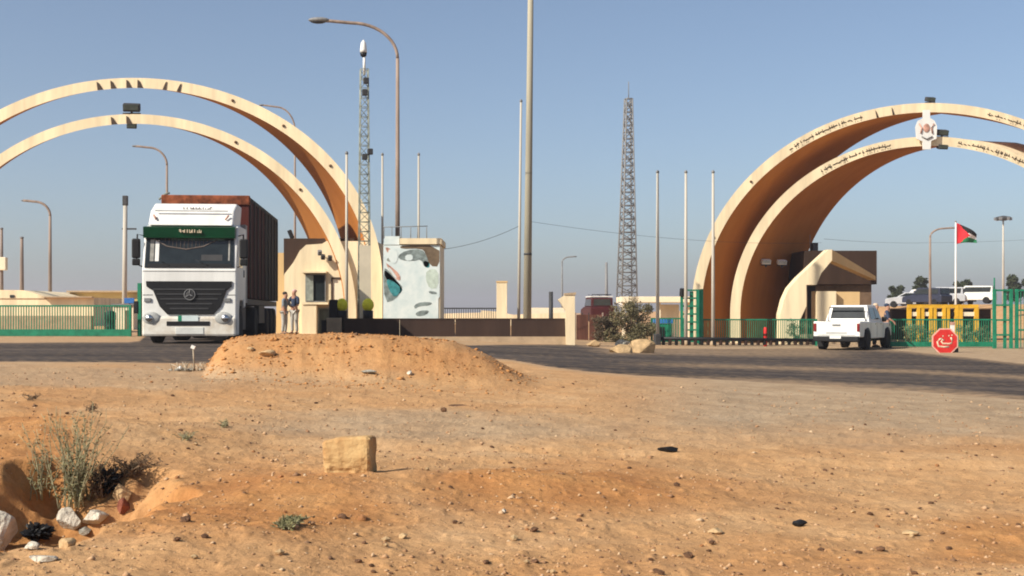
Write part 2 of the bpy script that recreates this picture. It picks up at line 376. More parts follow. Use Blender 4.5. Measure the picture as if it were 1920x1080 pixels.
skin = mat('skin', (.38, .20, .13), .6, .08, 20, 0)

# ------------------------------------------------------------------ arches
def arch(label, px_c, Yf, a_px, peak_py, b_px, s, w0, w1, wp, t0, t1, stud_angles=(), rise=0.0):
    k = Yf / F; xc = PX(px_c, Yf); a = a_px * k; b = b_px * k; zt = PZ(peak_py, Yf); zs = zt - b
    root = thing('gate_arch', label, 'arch', (xc, Yf, Gb(xc, min(Yf, 60))), 0, 'cream parabolic gate arches')
    z0 = root.location.z; zf = -0.3
    pts = []
    for i in range(7): pts.append((1, zf + (zs - z0 - zf) * i / 7, Vector((-1, 0)), 1.0))
    N = 130
    for i in range(N + 1):
        ph = math.pi * i / N; cx, sz = math.cos(ph), math.sin(ph)
        n = Vector((-cx / a, -sz / b)).normalized(); pts.append((cx, zs - z0 + b * sz, n, abs(cx)))
    for i in range(6, -1, -1): pts.append((-1, zf + (zs - z0 - zf) * i / 7, Vector((1, 0)), 1.0))
    m = MB(); rings = []
    for ux, z, n, u in pts:
        th = t0 + (t1 - t0) * u; ww = w0 + w1 * u ** wp
        fo = Vector((a * ux, 0, z)); fi = fo + Vector((n.x, 0, n.y)) * th
        ring = [fo, fi]
        M_ = 5
        for j in range(1, M_ + 1):
            ring.append(fi + Vector((s * ww, ww, 0)) * (j / M_) + Vector((-n.x, 0, -n.y)) * th * .35 * j / M_)
        for j in range(M_, 0, -1):
            ring.append(fo + Vector((s * ww, ww, 0)) * (j / M_))
        if rise and ux > 0:
            for j in range(2, 12): tq = (j - 1) / M_ if j <= 6 else (12 - j) / M_; ring[j] = ring[j] + Vector((0, 0, rise * ww * tq * min(1, ux * 3)))
        rings.append([m.bm.verts.new(p) for p in ring])
    L = len(rings[0])
    for i in range(len(rings) - 1):
        for j in range(L):
            f = m.bm.faces.new([rings[i][j], rings[i][(j + 1) % L], rings[i + 1][(j + 1) % L], rings[i + 1][j]])
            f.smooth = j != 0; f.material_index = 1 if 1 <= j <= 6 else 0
    m.bm.edges.ensure_lookup_table()
    for r_ in rings:
        pass
    for i in range(len(rings) - 1):
        for j in (0, 1, 6, 7):
            e = m.bm.edges.get((rings[i][j % L], rings[i + 1][j % L]))
            if e: e.smooth = False
    bmesh.ops.recalc_face_normals(m.bm, faces=m.bm.faces)
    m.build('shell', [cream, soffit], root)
    def at(ph, off=0.0):   # point on the fascia; off 0 = outer edge, 1 = inner edge
        cx, sz = math.cos(ph), math.sin(ph); n = Vector((-cx / a, -sz / b)).normalized()
        th = t0 + (t1 - t0) * abs(cx)
        return Vector((a * cx + n.x * th * off, -0.012, zs - z0 + b * sz + n.y * th * off)), n
    if stud_angles:
        for ph in stud_angles:
            p, n = at(R(ph), .5); st = MB(); st.lathe([(.045, -.03), (.06, 0), (.06, .03)], (p.x, -.03, p.z), 'Y', 10); st.build('stud', stoneb, root)
    return root, at, (xc, Yf, zt, z0)
def lettering(root, at, a0, a1, size, seed, lo=.34, hi=.72):
    rn = random.Random(seed); m = MB(); ph = a0; sgn = 1 if a1 > a0 else -1
    while (a1 - ph) * sgn > 0:
        wd = rn.uniform(.35, 1.3) * size
        p0, n = at(R(ph), (lo + hi) / 2); p1, _ = at(R(ph + sgn * wd), (lo + hi) / 2 + rn.uniform(-.08, .12))
        m.tube([p0, p1], .020, 5)
        if rn.random() < .5:
            q0, _ = at(R(ph + sgn * wd * .5), lo - .05 * rn.random()); q1, _ = at(R(ph + sgn * wd * .5), lo + (hi - lo) * rn.uniform(.5, 1)); m.tube([q0, q1], .016, 5)
        if rn.random() < .5:
            d0, _ = at(R(ph + sgn * wd * .3), hi + .1); m.ico(d0, (.045, .02, .045), 1)
        ph += sgn * (wd + (rn.uniform(.5, .9) if rn.random() < .25 else .04) * size)
    return m.build('lettering', ink_and_shadow, root)
def teeth(root, at, angs, sz):
    for ph in angs:
        m = MB(); p, n = at(R(ph), .18); q_, _ = at(R(ph), .98); r_, _ = at(R(ph - sz), .98); s_, _ = at(R(ph - sz * .35), .3)
        m.prism([p, q_, r_, s_], (0, -.02, 0)); m.build('lettering', ink_and_shadow, root)  # flat dark plates; at the left crowns they model bracket shadows

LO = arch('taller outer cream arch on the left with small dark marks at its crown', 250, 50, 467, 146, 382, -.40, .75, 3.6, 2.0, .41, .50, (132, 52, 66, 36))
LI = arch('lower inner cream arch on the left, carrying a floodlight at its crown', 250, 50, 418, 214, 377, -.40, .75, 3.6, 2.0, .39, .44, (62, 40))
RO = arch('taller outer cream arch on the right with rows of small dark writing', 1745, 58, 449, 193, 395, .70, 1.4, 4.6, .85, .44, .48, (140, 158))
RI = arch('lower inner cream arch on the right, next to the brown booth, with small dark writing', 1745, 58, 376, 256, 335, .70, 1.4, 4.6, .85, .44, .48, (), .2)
teeth(LO[0], LO[1], (98.5, 95.3, 91.6, 89), 1.3); teeth(LI[0], LI[1], (95.8, 91.8), 1.5)
teeth(LO[0], LO[1], (82.2, 78.8), -.8)
lettering(RO[0], RO[1], 127, 107, .7, 1); lettering(RO[0], RO[1], 76, 52, .7, 2); lettering(RI[0], RI[1], 124, 102, .7, 3); lettering(RI[0], RI[1], 82, 58, .7, 4)
teeth(RO[0], RO[1], (103.5, 99.5), .5)
def floodlight(label, px, py, Y, s=.35, mt=None, down=0):
    x = PX(px, Y); z = PZ(py, Y); t = thing('floodlight', label, 'floodlight', (x, Y, z), 0, 'floodlights on the gate arches')
    m = MB(); m.box((0, 0, s * .55), (s * 1.5, s * .8, s * .7), (R(18), 0, R(12)), s * .08); m.build('housing', mt or dgrey, t)
    m = MB(); m.box((.02, -s * .45, s * .5), (s * 1.25, .02, s * .5), (R(18), 0, R(12))); m.build('lens', lens if mt else glassg, t)
    m = MB(); m.bb(-s * .8, s * .8, -.03, .03, -.02 if not down else s * .9, .03 if not down else s * .95); m.bb(-.04, .04, -.03, .03, -.1 if not down else s * .5, s * .3 if not down else s * 1.4); m.build('bracket', dgrey, t)
    return t
floodlight('dark floodlight standing on the crown of the lower left arch', 247, 213, 50.1, .45)
floodlight('dark floodlight slung beneath the crown of the lower left arch', 247, 243, 50.1, .26, None, 1)
floodlight('dark floodlight on the crown of the taller right arch', 1744, 193, 58.1, .30)
floodlight('dark floodlight standing on the lower right arch beside the white crest', 1766, 257, 58.1, .38)
floodlight('dark floodlight under the crown of the lower right arch', 1767, 282, 58.1, .32, None, 1)
floodlight('left of two white floodlights on the inside of the right arch leg', 1436, 497, 59.0, .30, white)
floodlight('right of two white floodlights on the inside of the right arch leg', 1466, 498, 59.6, .30, white)
# crest between the right arches
Yc = 57.75; cx0 = PX(1737, Yc)
cr = thing('crest', 'white and pink crest hanging between the two right arches', 'emblem', (cx0, Yc, PZ(280, Yc)))
zz = lambda py: PZ(py, Yc) - PZ(280, Yc); xx = lambda px: PX(px, Yc) - cx0
m = MB(); m.prism([(xx(a), 0, zz(b)) for a, b in [(1731, 280), (1745, 280), (1746, 264), (1756, 260), (1757, 236), (1752, 226), (1744, 221), (1744, 206), (1731, 206), (1731, 221), (1722, 226), (1717, 238), (1719, 260), (1730, 265)]], (0, .09, 0)); m.build('plate', white, cr)
m = MB(); m.ico((xx(1737), -.02, zz(240)), (.32, .06, .42), 2); m.tube([(xx(1723), -.03, zz(232)), (xx(1728), -.03, zz(240)), (xx(1726), -.03, zz(250))], .035); m.tube([(xx(1751), -.03, zz(232)), (xx(1746), -.03, zz(240)), (xx(1748), -.03, zz(250))], .035); m.build('relief', pink, cr)
m = MB(); m.tube([(xx(1728), -.03, zz(256)), (xx(1737), -.04, zz(261)), (xx(1748), -.03, zz(256))], .03); m.build('ribbon', grey, cr)

# ------------------------------------------------------------------ poles, lamps, masts
def pole_base(px, Y): x = PX(px, Y); return x, Gb(x, min(Y, 60)) if Y < 95 else float(base(x, Y))
def street_lamp(label, px, Y, top_py, arm_px, tip_py, r0, mt, head=.5, bend_py=None):
    x, z0 = pole_base(px, Y); t = thing('street_lamp', label, 'street lamp', (x, Y, z0), 0, 'curved arm street lamps')
    zt = PZ(tip_py, Y) - z0; dx = PX(arm_px, Y) - x; zb = PZ(bend_py or top_py, Y) - z0
    m = MB(); m.tube([(0, 0, -.2), (0, 0, zb * .5), (0, 0, zb)], [r0, r0 * .85, r0 * .65], 12); m.build('pole', mt, t)
    pts = []
    for i in range(13):
        u = i / 12 * math.pi / 2; pts.append((dx * .55 * (1 - math.cos(u)), 0, zb + (zt - zb) * .93 * math.sin(u)))
    pts.append((dx * .8, 0, zb + (zt - zb) * .98)); pts.append((dx * .96, 0, zt))
    m = MB(); m.tube(pts, [r0 * .62 - .0 * i for i in range(len(pts))], 10); m.build('arm', mt, t)
    s = math.copysign(1, dx); m = MB(); m.ico((dx - s * head * .25, 0, zt + .01), (head, head * .42, head * .26), 3); h = m.build('lamp_head', grey, t)
    m = MB(); m.ico((dx - s * head * .22, 0, zt - head * .06), (head * .75, head * .34, head * .2), 2); m.build('lens', dgrey, h)
    m = MB(); m.box((0, 0, -.02), (r0 * 4, r0 * 4, .05)); m.lathe([(r0 * 1.6, 0), (r0 * 1.3, .3)], (0, 0, 0), 'Z', 12); m.build('base_plate', mt, t)
    return t
street_lamp('tallest rusty street lamp with long curved arm, above the mural block', 745.5, 54, 175, 588, 38, .115, rust, .95, 110)
street_lamp('faint grey street lamp with curved arm rising behind the truck roof', 313, 80, 340, 250, 274, .11, rust, .4, 310)
street_lamp('brownish street lamp with curved arm left of the truck behind the green fence', 94, 92, 410, 42, 376, .15, rust, .45, 405)
street_lamp('thin street lamp mostly hidden behind the left arches', 553, 82, 240, 488, 197, .09, rust, .4, 245)
street_lamp('brown street lamp with arm reaching the flag', 1744, 100, 450, 1792, 427, .12, rust, .45, 445)
street_lamp('tiny distant street lamp right of the tall bare pole', 1054, 140, 500, 1080, 481, .12, grey, .5, 492)
def pole(name, label, cat, px, Y, top_py, r0, r1, mt, top_px=None, group=None, cap=True):
    x, z0 = pole_base(px, Y); t = thing(name, label, cat, (x, Y, z0), 0, group); h = PZ(top_py, Y) - z0; dx = PX(top_px if top_px else px, Y) - x
    m = MB(); m.tube([(0, 0, -.3), (dx * .5, 0, h * .5), (dx, 0, h)], [r0, (r0 + r1) / 2, r1], 14); m.build('shaft', mt, t)
    if cap: m = MB(); m.lathe([(r1 * .9, h), (r1 * 1.5, h + .03), (r1 * 1.2, h + .1), (.01, h + .14)], (dx, 0, 0), 'Z', 10); m.build('finial', grey, t)
    m = MB(); m.lathe([(r0 * 1.8, -.02), (r0 * 1.7, .12), (r0 * 1.1, .2)], (0, 0, 0), 'Z', 12); m.build('footing', stone, t)
    return t, h, dx
tp, h, dx = pole('lighting_mast', 'very tall bare pole running out of the top of the picture behind the brown wall', 'pole', 988, 47, -110, .165, .10, polec, 996)
for zf_ in (.55, 3.3, 6.4): m = MB(); m.lathe([(.175 - .006 * zf_, zf_), (.175 - .006 * zf_, zf_ + .08)], (dx * zf_ / h, 0, 0), 'Z', 14); m.build('band', dgrey, tp)
pole('utility_pole', 'thin pale pole just left of the very tall bare pole', 'pole', 972, 52, 192, .07, .045, polep, 977)
for px_, top, lab in ((650, 290, 'bare flagpole in front of the left arch leg, left of the lattice tower'), (717, 292, 'bare flagpole between the lattice tower and the tall rusty lamp'), (785, 292, 'bare flagpole over the mural block, right of the tall rusty lamp')):
    pole('flagpole', lab, 'flagpole', px_, 46.5 if px_ == 650 else 54, top, .06, .045, polep, None, 'bare flagpoles')
for px_, top, lab in ((1233, 325, 'bare flagpole beside the dusty bush, leftmost of the three by the right arches'), (1286, 325, 'bare flagpole at the green gate post, middle of the three by the right arches'), (1337, 325, 'bare flagpole overlapping the outer right arch')):
    pole('flagpole', lab, 'flagpole', px_, 51, top, .08, .05, polep, None, 'bare flagpoles')
tp, h, dx = pole('utility_pole', 'pale concrete pole with dark box on top, left of the truck', 'pole', 233, 78, 385, .16, .13, polep, 235, None, False)
m = MB(); m.box((dx, 0, h + .3), (.30, .3, .62), None, .03); m.build('transformer_box', dgrey, tp)
m = MB(); m.box((dx + .25, 0, h - 1.5), (.9, .1, .1)); m.build('crossarm', dgrey, tp)
pole('utility_pole', 'short brown pole rising over the cream hall at far left', 'pole', 41, 85, 447, .17, .10, rust)
tp, h, dx = pole('utility_pole', 'pole at the left picture edge with pale box partway up', 'pole', 3, 85, 430, .15, .09, rust)
m = MB(); m.box((0.1, -.1, 3.5 + .8), (.6, .4, .9), None, .04); m.build('junction_box', creamp, tp)
pole('utility_pole', 'thin dark post behind the brown wall near its right end', 'post', 1033, 47, 547, .09, .08, dgrey, None, None, False)
pole('utility_pole', 'small distant grey mast left of the lattice mast', 'mast', 1137, 180, 492, .28, .18, grey, None, None, False)
# high mast far right
x, z0 = pole_base(1881, 200); t = thing('high_mast_light', 'distant high mast with ring of floodlights, right of the flag', 'mast', (x, 200, z0)); h = PZ(408, 200) - z0
m = MB(); m.tube([(0, 0, -.3), (0, 0, h)], [.22, .12], 10); m.build('shaft', polep, t)
m = MB(); m.lathe([(.3, h - .5), (1.15, h - .3), (1.15, h + .1), (.2, h + .3)], (0, 0, 0), 'Z', 14); m.build('lamp_ring', dgrey, t)
for k in range(6): m = MB(); m.box((1.2 * math.cos(k), 1.2 * math.sin(k), h - .2), (.4, .4, .45)); m.build('floodlight', grey, t)
def lattice(name, label, px, Y, top_py, w0, w1, rr, nsec, mt, lean=0):
    x, z0 = pole_base(px, Y); t = thing(name, label, 'tower', (x, Y, z0), R(14)); h = PZ(top_py, Y) - z0
    m = MB()
    def c(k, u): ww = (w0 + (w1 - w0) * u) / 2; sx, sy = ((-1, -1), (1, -1), (1, 1), (-1, 1))[k % 4]; return Vector((sx * ww + lean * u, sy * ww, h * u))
    for k in range(4): m.tube([c(k, 0), c(k, 1)], rr, 5)
    m.build('legs', mt, t); m = MB()
    for i in range(nsec):
        u0, u1 = i / nsec, (i + 1) / nsec
        for k in range(4):
            m.tube([c(k, u1), c(k + 1, u1)], rr * .6, 4); m.tube([c(k, u0), c(k + 1, u1)] if (i + k) % 2 else [c(k + 1, u0), c(k, u1)], rr * .6, 4)
    m.build('bracing', mt, t); return t, h
tl, hl = lattice('lattice_tower', 'slim grey green lattice tower with white camera on top, before the left arch', 683, 46, 130, .44, .28, .021, 28, greyg)
m = MB(); m.tube([(0, 0, hl - .2), (0, 0, hl + .55)], .05, 8); m.build('camera_pole', white, tl)
m = MB(); m.lathe([(.02, hl + 1.10), (.10, hl + .98), (.13, hl + .72), (.13, hl + .62)][::-1], (-.03, 0, 0), 'Z', 14); cc = m.build('camera_housing', white, tl)
m = MB(); m.lathe([(.03, hl + .44), (.11, hl + .5), (.13, hl + .62)], (-.03, 0, 0), 'Z', 14); m.build('camera_dome', black, cc)
for zf_, dx_ in ((hl - 3.1, .2), (hl - .45, .05), (hl - 3.3, 0), (hl - .9, 0)): m = MB(); m.box((dx_, -.15, zf_), (.20, .18, .22), None, .02); m.build('equipment_box', dgrey, tl)
m = MB(); m.box((0, -.29, 1.9), (.42, .04, 3.0)); m.build('cable_duct', creamp, tl)
tl2, hl2 = lattice('lattice_mast', 'tall distant grey lattice mast in the middle of the sky', 1175, 150, 185, 2.1, .75, .10, 34, grey, .25)
m = MB(); m.tube([(.25, 0, hl2), (.25, 0, hl2 + 2.1)], .05, 6); m.build('aerial', grey, tl2)
m = MB(); m.lathe([(.1, 0), (.5, .2), (.55, .25)], (-.9, -1.3, 1.0 + 1.7), 'Y', 12); m.build('dish', white, tl2)
# overhead cables
def cable(label, pts, sag, r=.022):
    m = MB(); out = []
    for (a, b) in zip(pts[:-1], pts[1:]):
        a = Vector(a); b = Vector(b)
        for i in range(17): u = i / 16; p = a.lerp(b, u); p.z -= sag * 4 * u * (1 - u); out.append(p)
    m.tube(out, r, 5); tag(m.build('overhead_cable', dgrey), label, 'cable')
cable('thin overhead cable rising from the mural block to the thin pole', [(PX(790, 52), 52, PZ(470, 52)), (PX(975, 52), 52, PZ(423, 52))], .25, .010)
cable('thin overhead cable crossing the sky from the tall pole towards the right booth', [(PX(992, 47), 47, PZ(415, 47)), (PX(1540, 62), 62, PZ(455, 62))], .3, .006)
cable('thin overhead cable in the sky right of the booth', [(PX(1545, 66), 66, PZ(448, 66)), (PX(1745, 98), 98, PZ(455, 98)), (PX(1990, 98), 98, PZ(445, 98))], .1, .008)

# ------------------------------------------------------------------ gates and fences
def fence(label, px0, px1, Y0, Y1, top0, bot0, bars, brail=.24, name='green_fence', mt=green, group='green railings along the road', frame=True):
    x0 = PX(px0, Y0); x1 = PX(px1, Y1); z0 = Gb(x0, Y0)
    t = thing(name, label, 'fence', (x0, Y0, z0), math.atan2(Y1 - Y0, x1 - x0)); L = math.hypot(x1 - x0, Y1 - Y0)
    H = PZ(top0, Y0) - z0; B = PZ(bot0, Y0) - z0; z1 = Gb(x1, Y1) - z0
    sk = z1 / L
    def P(u, z): return (u, 0, z + sk * u * 0)
    m = MB(); m.bb(0, L, -.03, .03, H - .06, H, 0); m.build('top_rail', mt, t)
    m = MB(); m.bb(0, L, -.04, .04, B, B + brail); m.build('bottom_rail', mt, t)
    m = MB(); n = bars
    for i in range(1, n): u = L * i / n; m.box((u, 0, (B + H) / 2), (.028, .028, H - B - .1))
    m.build('pickets', mt, t)
    for u in ([0, L] + ([L * .5] if L > 8 else [])):
        m = MB(); m.box((u, 0, (H + z1 * 0 - .15) / 2), (.09, .09, H + .15)); m.build('post', mt, t)
    return t
fence('long green sliding gate left of the truck with a deep bottom rail', -330, 244, 44, 44, 572, 630, 118, .24)
fence('green railing between the green gate post and the white pickup', 1312, 1530, 53, 53, 598, 640, 56, .05)
fence('green railing right of the pickup, behind the red sign', 1668, 1866, 50.5, 50.5, 598, 650, 46, .20)
fence('low black railing behind the brown wall, right of the mural', 822, 934, 60, 60, 577, 606, 26, .04, 'black_railing', dgrey, None)
fence('short green railing between the dusty bush and the green gate post', 1222, 1282, 54, 54, 596, 640, 12, .05)
def gate_post(label, px0, px1, Y, top, base_py, nb, name='gate_post'):
    x0 = PX(px0, Y); x1 = PX(px1, Y); z0 = Gb((x0 + x1) / 2, Y); H = PZ(top, Y) - z0; W = x1 - x0
    t = thing(name, label, 'gate post', ((x0 + x1) / 2, Y, z0), 0)
    for s_ in (-1, 1): m = MB(); m.box((s_ * (W / 2 - .05), 0, H / 2 - .05), (.11, .12, H + .1)); m.build('upright', green, t)
    for i in range(nb): m = MB(); z = H * (i + 1) / nb - .05; m.box((0, 0, z), (W, .07, .07)); m.build('crossbar', green, t)
    return t, W, H
t, W_, H_ = gate_post('braced green gate post at the foot of the outer right arch', 1276, 1318, 52.5, 542, 640, 7)
m = MB(); m.box((.0, .05, H_ / 2), (.16, .03, H_ - .2)); m.box((.3, .02, H_ / 2), (.2, .1, H_ - .1)); m.build('panel', green, t)
m = MB(); m.box((-.40, -.1, H_ - .15), (.2, .25, .35), (R(10), 0, R(20)), .03); m.build('loudspeaker', black, t)
t, W_, H_ = gate_post('tall green gate frame at the right picture edge, left bay', 1862, 1898, 49, 542, 655, 4, 'green_gate')
m = MB(); m.box((.1, .04, H_ / 2), (.12, .05, H_)); m.build('brace', green, t)
m = MB(); m.tube([(-W_ / 2 + .05, 0, H_), (-W_ / 2 + .05, 0, H_ + .45)], .03, 6); m.build('spike', green, t)
t, W_, H_ = gate_post('tall green gate frame cut off by the right picture edge', 1904, 2010, 49, 542, 655, 3, 'green_gate')
m = MB()
for i in range(16): m.box((-W_ / 2 + W_ * (i + .5) / 16, 0, H_ / 2), (.03, .03, H_ - .1))
m.build('pickets', green, t)
x = PX(262, 44.5); t = thing('gate_post', 'narrow green gate post beside the truck cab', 'gate post', (x, 44.5, Gb(x, 44.5)))
m = MB(); m.box((0, 0, .95), (.13, .13, 1.95)); m.build('upright', green, t); m = MB(); m.box((-.12, -.02, 1.05), (.16, .14, .45), None, .02); m.build('lock_box', black, t)
x = PX(236, 60); t = thing('direction_sign', 'small blue sign on a post left of the truck', 'sign', (PX(243, 60), 60, Gb(x, 60)))
m = MB(); m.tube([(0, 0, 0), (0, 0, 1.6)], .035, 8); m.build('post', grey, t); m = MB(); m.box((0, -.05, 1.35 + PZ(562, 60) - ZC - .62 + .0), (.5, .03, .26), None, .01); m.build('panel', blue, t)
x = PX(207, 46.5); t = thing('oil_drum', 'black drum standing behind the green sliding gate', 'drum', (x, 46.5, Gb(x, 46.5)))
m = MB(); m.lathe([(.19, 0), (.2, .02), (.195, .3), (.205, .32), (.195, .34), (.195, .58), (.205, .6), (.2, .84), (.19, .86)], (0, 0, 0), 'Z', 20); m.build('body', black, t)
m = MB(); m.lathe([(.14, .86), (.14, .9), (.05, .93)], (0, 0, 0), 'Z', 12); m.build('lid', dgrey, t)
# dark roller kerb in front of right railing
x0 = PX(1232, 50); x1 = PX(1532, 51.5); t = thing('low_barrier', 'low dark bar barrier with stubby teeth on the road edge before the right railing', 'barrier', (x0, 50, Gb(x0, 50)), math.atan2(1.5, x1 - x0)); L = x1 - x0
m = MB(); m.tube([(0, 0, .27), (L, 0, .16)], .075, 10); m.build('bar', black, t)
for i in range(26): m = MB(); u = L * i / 25; m.box((u, 0, .12 - .03 * i / 25), (.12, .13, .26), None, .02); m.build('tooth', black if i % 2 else brownw, t)
m = MB(); m.bb(-.12, .12, -.15, .15, -.28, .45, .03); m.build('anchor', dgrey, t)
x = PX(1435, 52.3); t = thing('bollard', 'small red bollard behind the right railing', 'bollard', (x, 52.3, Gb(x, 52.3)))
m = MB(); m.lathe([(.075, -.1), (.075, .75), (.06, .80), (.02, .82)], (0, 0, 0), 'Z', 14); m.build('body', red, t); m = MB(); m.lathe([(.08, .45), (.08, .55)], (0, 0, 0), 'Z', 14); m.build('band', maroon, t)

# ------------------------------------------------------------------ middle wall with brown panel
Yw = 44; x0 = PX(645, Yw); x1 = PX(1062, Yw); zb = Gb(PX(900, Yw), Yw)
t = thing('brown_wall', 'long low wall with dark brown panels on a beige plinth, behind the dirt mound', 'wall', (x0, Yw, zb))
L = x1 - x0; zt_ = PZ(599, Yw) - zb; zm = PZ(631, Yw) - zb
for k in range(4):
    m = MB(); m.bb(L * k / 4 + .012, L * (k + 1) / 4 - .012, -.06, .10, zm, zt_); m.build('panel', brownw, t)
m = MB(); m.bb(0, L, -.10, .14, -.4, zm); m.build('plinth', stone, t)
m = MB(); m.bb(0, L, -.08, .12, zt_ + .001, zt_ + .04); m.build('coping', brownw, t)
Yp = 43.6; x = PX(628, Yp); t = thing('wall_pier', 'short beige pier ending the brown wall at its left', 'pier', (x, Yp, Gb(x, Yp)))
m = MB(); m.bb(-.28, .22, -.15, .15, -.3, PZ(596, Yp) - Gb(x, Yp), .015); m.build('body', stone, t); m = MB(); m.bb(-.47, -.29, -.1, .1, -.3, .62, .01); m.build('side_plate', black, t)
x = PX(1064, Yp); zg = Gb(x, Yp); t = thing('wall_pier', 'cream pier with flared top ending the brown wall at its right', 'pier', (x, Yp, zg))
def pp(pts, Y, ox, oz): return [(PX(a, Y) - ox, 0, PZ(b, Y) - oz) for a, b in pts]
m = MB(); m.prism(pp([(1062, 662), (1078, 662), (1078, 551), (1060, 553), (1046, 562), (1052, 569), (1060, 582)], Yp, x, zg), (0, .5, 0)); m.build('body', cream, t)
m = MB(); m.prism([(a, -.03, c) for a, b, c in pp([(1058, 553), (1080, 553), (1080, 548), (1058, 550)], Yp, x, zg)], (0, .56, 0)); m.build('cap', stone, t)
x = PX(941, 49); zg = Gb(x, 49); t = thing('square_pillar', 'free standing cream square pillar behind the brown wall', 'pillar', (x, 49, zg))
m = MB(); m.bb(-.21, .21, -.2, .2, -.2, PZ(530, 49) - zg, .01); m.build('shaft', cream, t); m = MB(); m.bb(-.23, .23, -.22, .22, PZ(530, 49) - zg, PZ(527, 49) - zg); m.build('cap', creamd, t)
for px_, lab in ((641, 'yellow topped black beacon post left of the lattice tower'), (690, 'yellow topped black beacon post right of the lattice tower foot')):
    x = PX(px_, 45.2); t = thing('beacon_post', lab, 'beacon', (x, 45.2, Gb(x, 45.2)), 0, 'yellow topped beacons by the booth')
    zt_ = PZ(572, 45.2) - t.location.z
    m = MB(); m.ico((0, 0, zt_), (.44, .40, .50), 3); m.build('beacon', lampy, t)
    m = MB(); m.lathe([(.10, -.2), (.10, zt_ - .6), (.19, zt_ - .58), (.19, zt_ - .2)], (0, 0, 0), 'Z', 16); m.build('post', black, t)
    if px_ == 641: m = MB(); m.bb(-.46, -.14, -.16, .16, -.2, zt_ + .2, .04); m.build('cabinet', black, t)

# ------------------------------------------------------------------ left booth
Yb = 50.2; xb = PX(600, Yb); zb = Gb(xb, Yb)
t = thing('gate_booth', 'cream gate booth with dark brown roof box at the foot of the left arches', 'building', (xb, Yb, zb))
def lp(pts, Y=Yb): return [(PX(a, Y) - xb, Y - Yb, PZ(b, Y) - zb) for a, b in pts]
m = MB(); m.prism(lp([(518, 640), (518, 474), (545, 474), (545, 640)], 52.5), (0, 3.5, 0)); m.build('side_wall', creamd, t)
m = MB(); m.prism(lp([(533, 640), (533, 514), (550, 492), (562, 470), (574, 459), (604, 457), (612, 452), (664, 452), (705, 452), (705, 640)]), (0, 3.0, 0)); m.build('wall', cream, t)
m = MB(); m.prism(lp([(532, 516), (532, 447), (664, 447), (664, 516)], Yb + .25), (0, 3.4, 0)); m.build('roof_box', brown, t)
def win(t, a, b, c, d, Y, glassm, framem, fw=2):
    # a,b = left/right px; c,d = top/bottom px
    m = MB(); dd = -.06 + Y - Yb
    x0, x1 = PX(a, Y) - xb, PX(b, Y) - xb; z1, z0 = PZ(c, Y) - zb, PZ(d, Y) - zb; f_ = fw * Y / F
    m.bb(x0, x0 + f_, dd, dd + .12, z0, z1); m.bb(x1 - f_, x1, dd, dd + .12, z0, z1); m.bb(x0 + f_, x1 - f_, dd, dd + .12, z1 - f_, z1); m.bb(x0 + f_, x1 - f_, dd, dd + .12, z0, z0 + f_)
    fr = m.build('window', framem, t); m = MB(); m.bb(x0 + f_, x1 - f_, dd + .05, dd + .08, z0 + f_, z1 - f_); m.build('pane', glassm, fr)
    return fr
win(t, 573, 611, 514, 566, Yb - .02, glass, grey, 1.5)
m = MB(); m.bb(PX(575, Yb) - xb, PX(588, Yb) - xb, -.10, -.03, PZ(564, Yb) - zb, PZ(516, Yb) - zb); m.build('blind', greyg, t)
m = MB(); m.bb(PX(568, Yb) - xb, PX(614, Yb) - xb, -.35, .02, PZ(512, Yb) - zb, PZ(509, Yb) - zb); m.build('canopy', cream, t)
m = MB(); m.bb(PX(570, Yb) - xb, PX(618, Yb) - xb, -.45, -.01, PZ(571, Yb) - zb, PZ(567, Yb) - zb); m.build('ledge', cream, t)
win(t, 621, 648, 520, 578, Yb - .02, creamp, brownw, 3)
m = MB(); m.bb(PX(569, Yb) - xb, PX(596, Yb) - xb, -.40, -.01, -.3, PZ(571.5, Yb) - zb); m.build('counter', cream, t)
win(t, 596, 620, 577, 634, Yb - .02, glassg, greyg, 2.5)
m = MB(); m.bb(PX(672, Yb) - xb, PX(698, Yb) - xb, -.03, .02, .0, PZ(505, Yb) - zb); m.build('door', brown, t)
x = PX(548, 51); tt_ = thing('floodlight', 'black floodlight tilted up on the roof of the left booth', 'floodlight', (x, 51, PZ(447, 51))); m = MB(); m.box((-.06, 0, .17), (.16, .22, .36), (0, R(-22), 0), .02); m.build('housing', black, tt_); m = MB(); m.tube([(0.02, 0, -.02), (.02, 0, .12)], .03, 6); m.build('bracket', black, tt_)
for i_, (a, b) in enumerate(((601, 474), (607, 482), (620, 484))):
    x = PX(a, 50.1); tt_ = thing('floodlight', ('upper left', 'middle', 'lower right')[i_] + ' of three little lamps under the inner left arch on the booth wall', 'floodlight', (x, 50.02, PZ(b, 50)), 0, 'lamps on the left booth wall')
    m = MB(); m.box((0, -.12, 0), (.16, .16, .2), (R(30), 0, R(20)), .02); m.build('housing', dgrey if i_ else grey, tt_); m = MB(); m.box((0, -.02, 0), (.04, .12, .04)); m.build('bracket', dgrey, tt_)

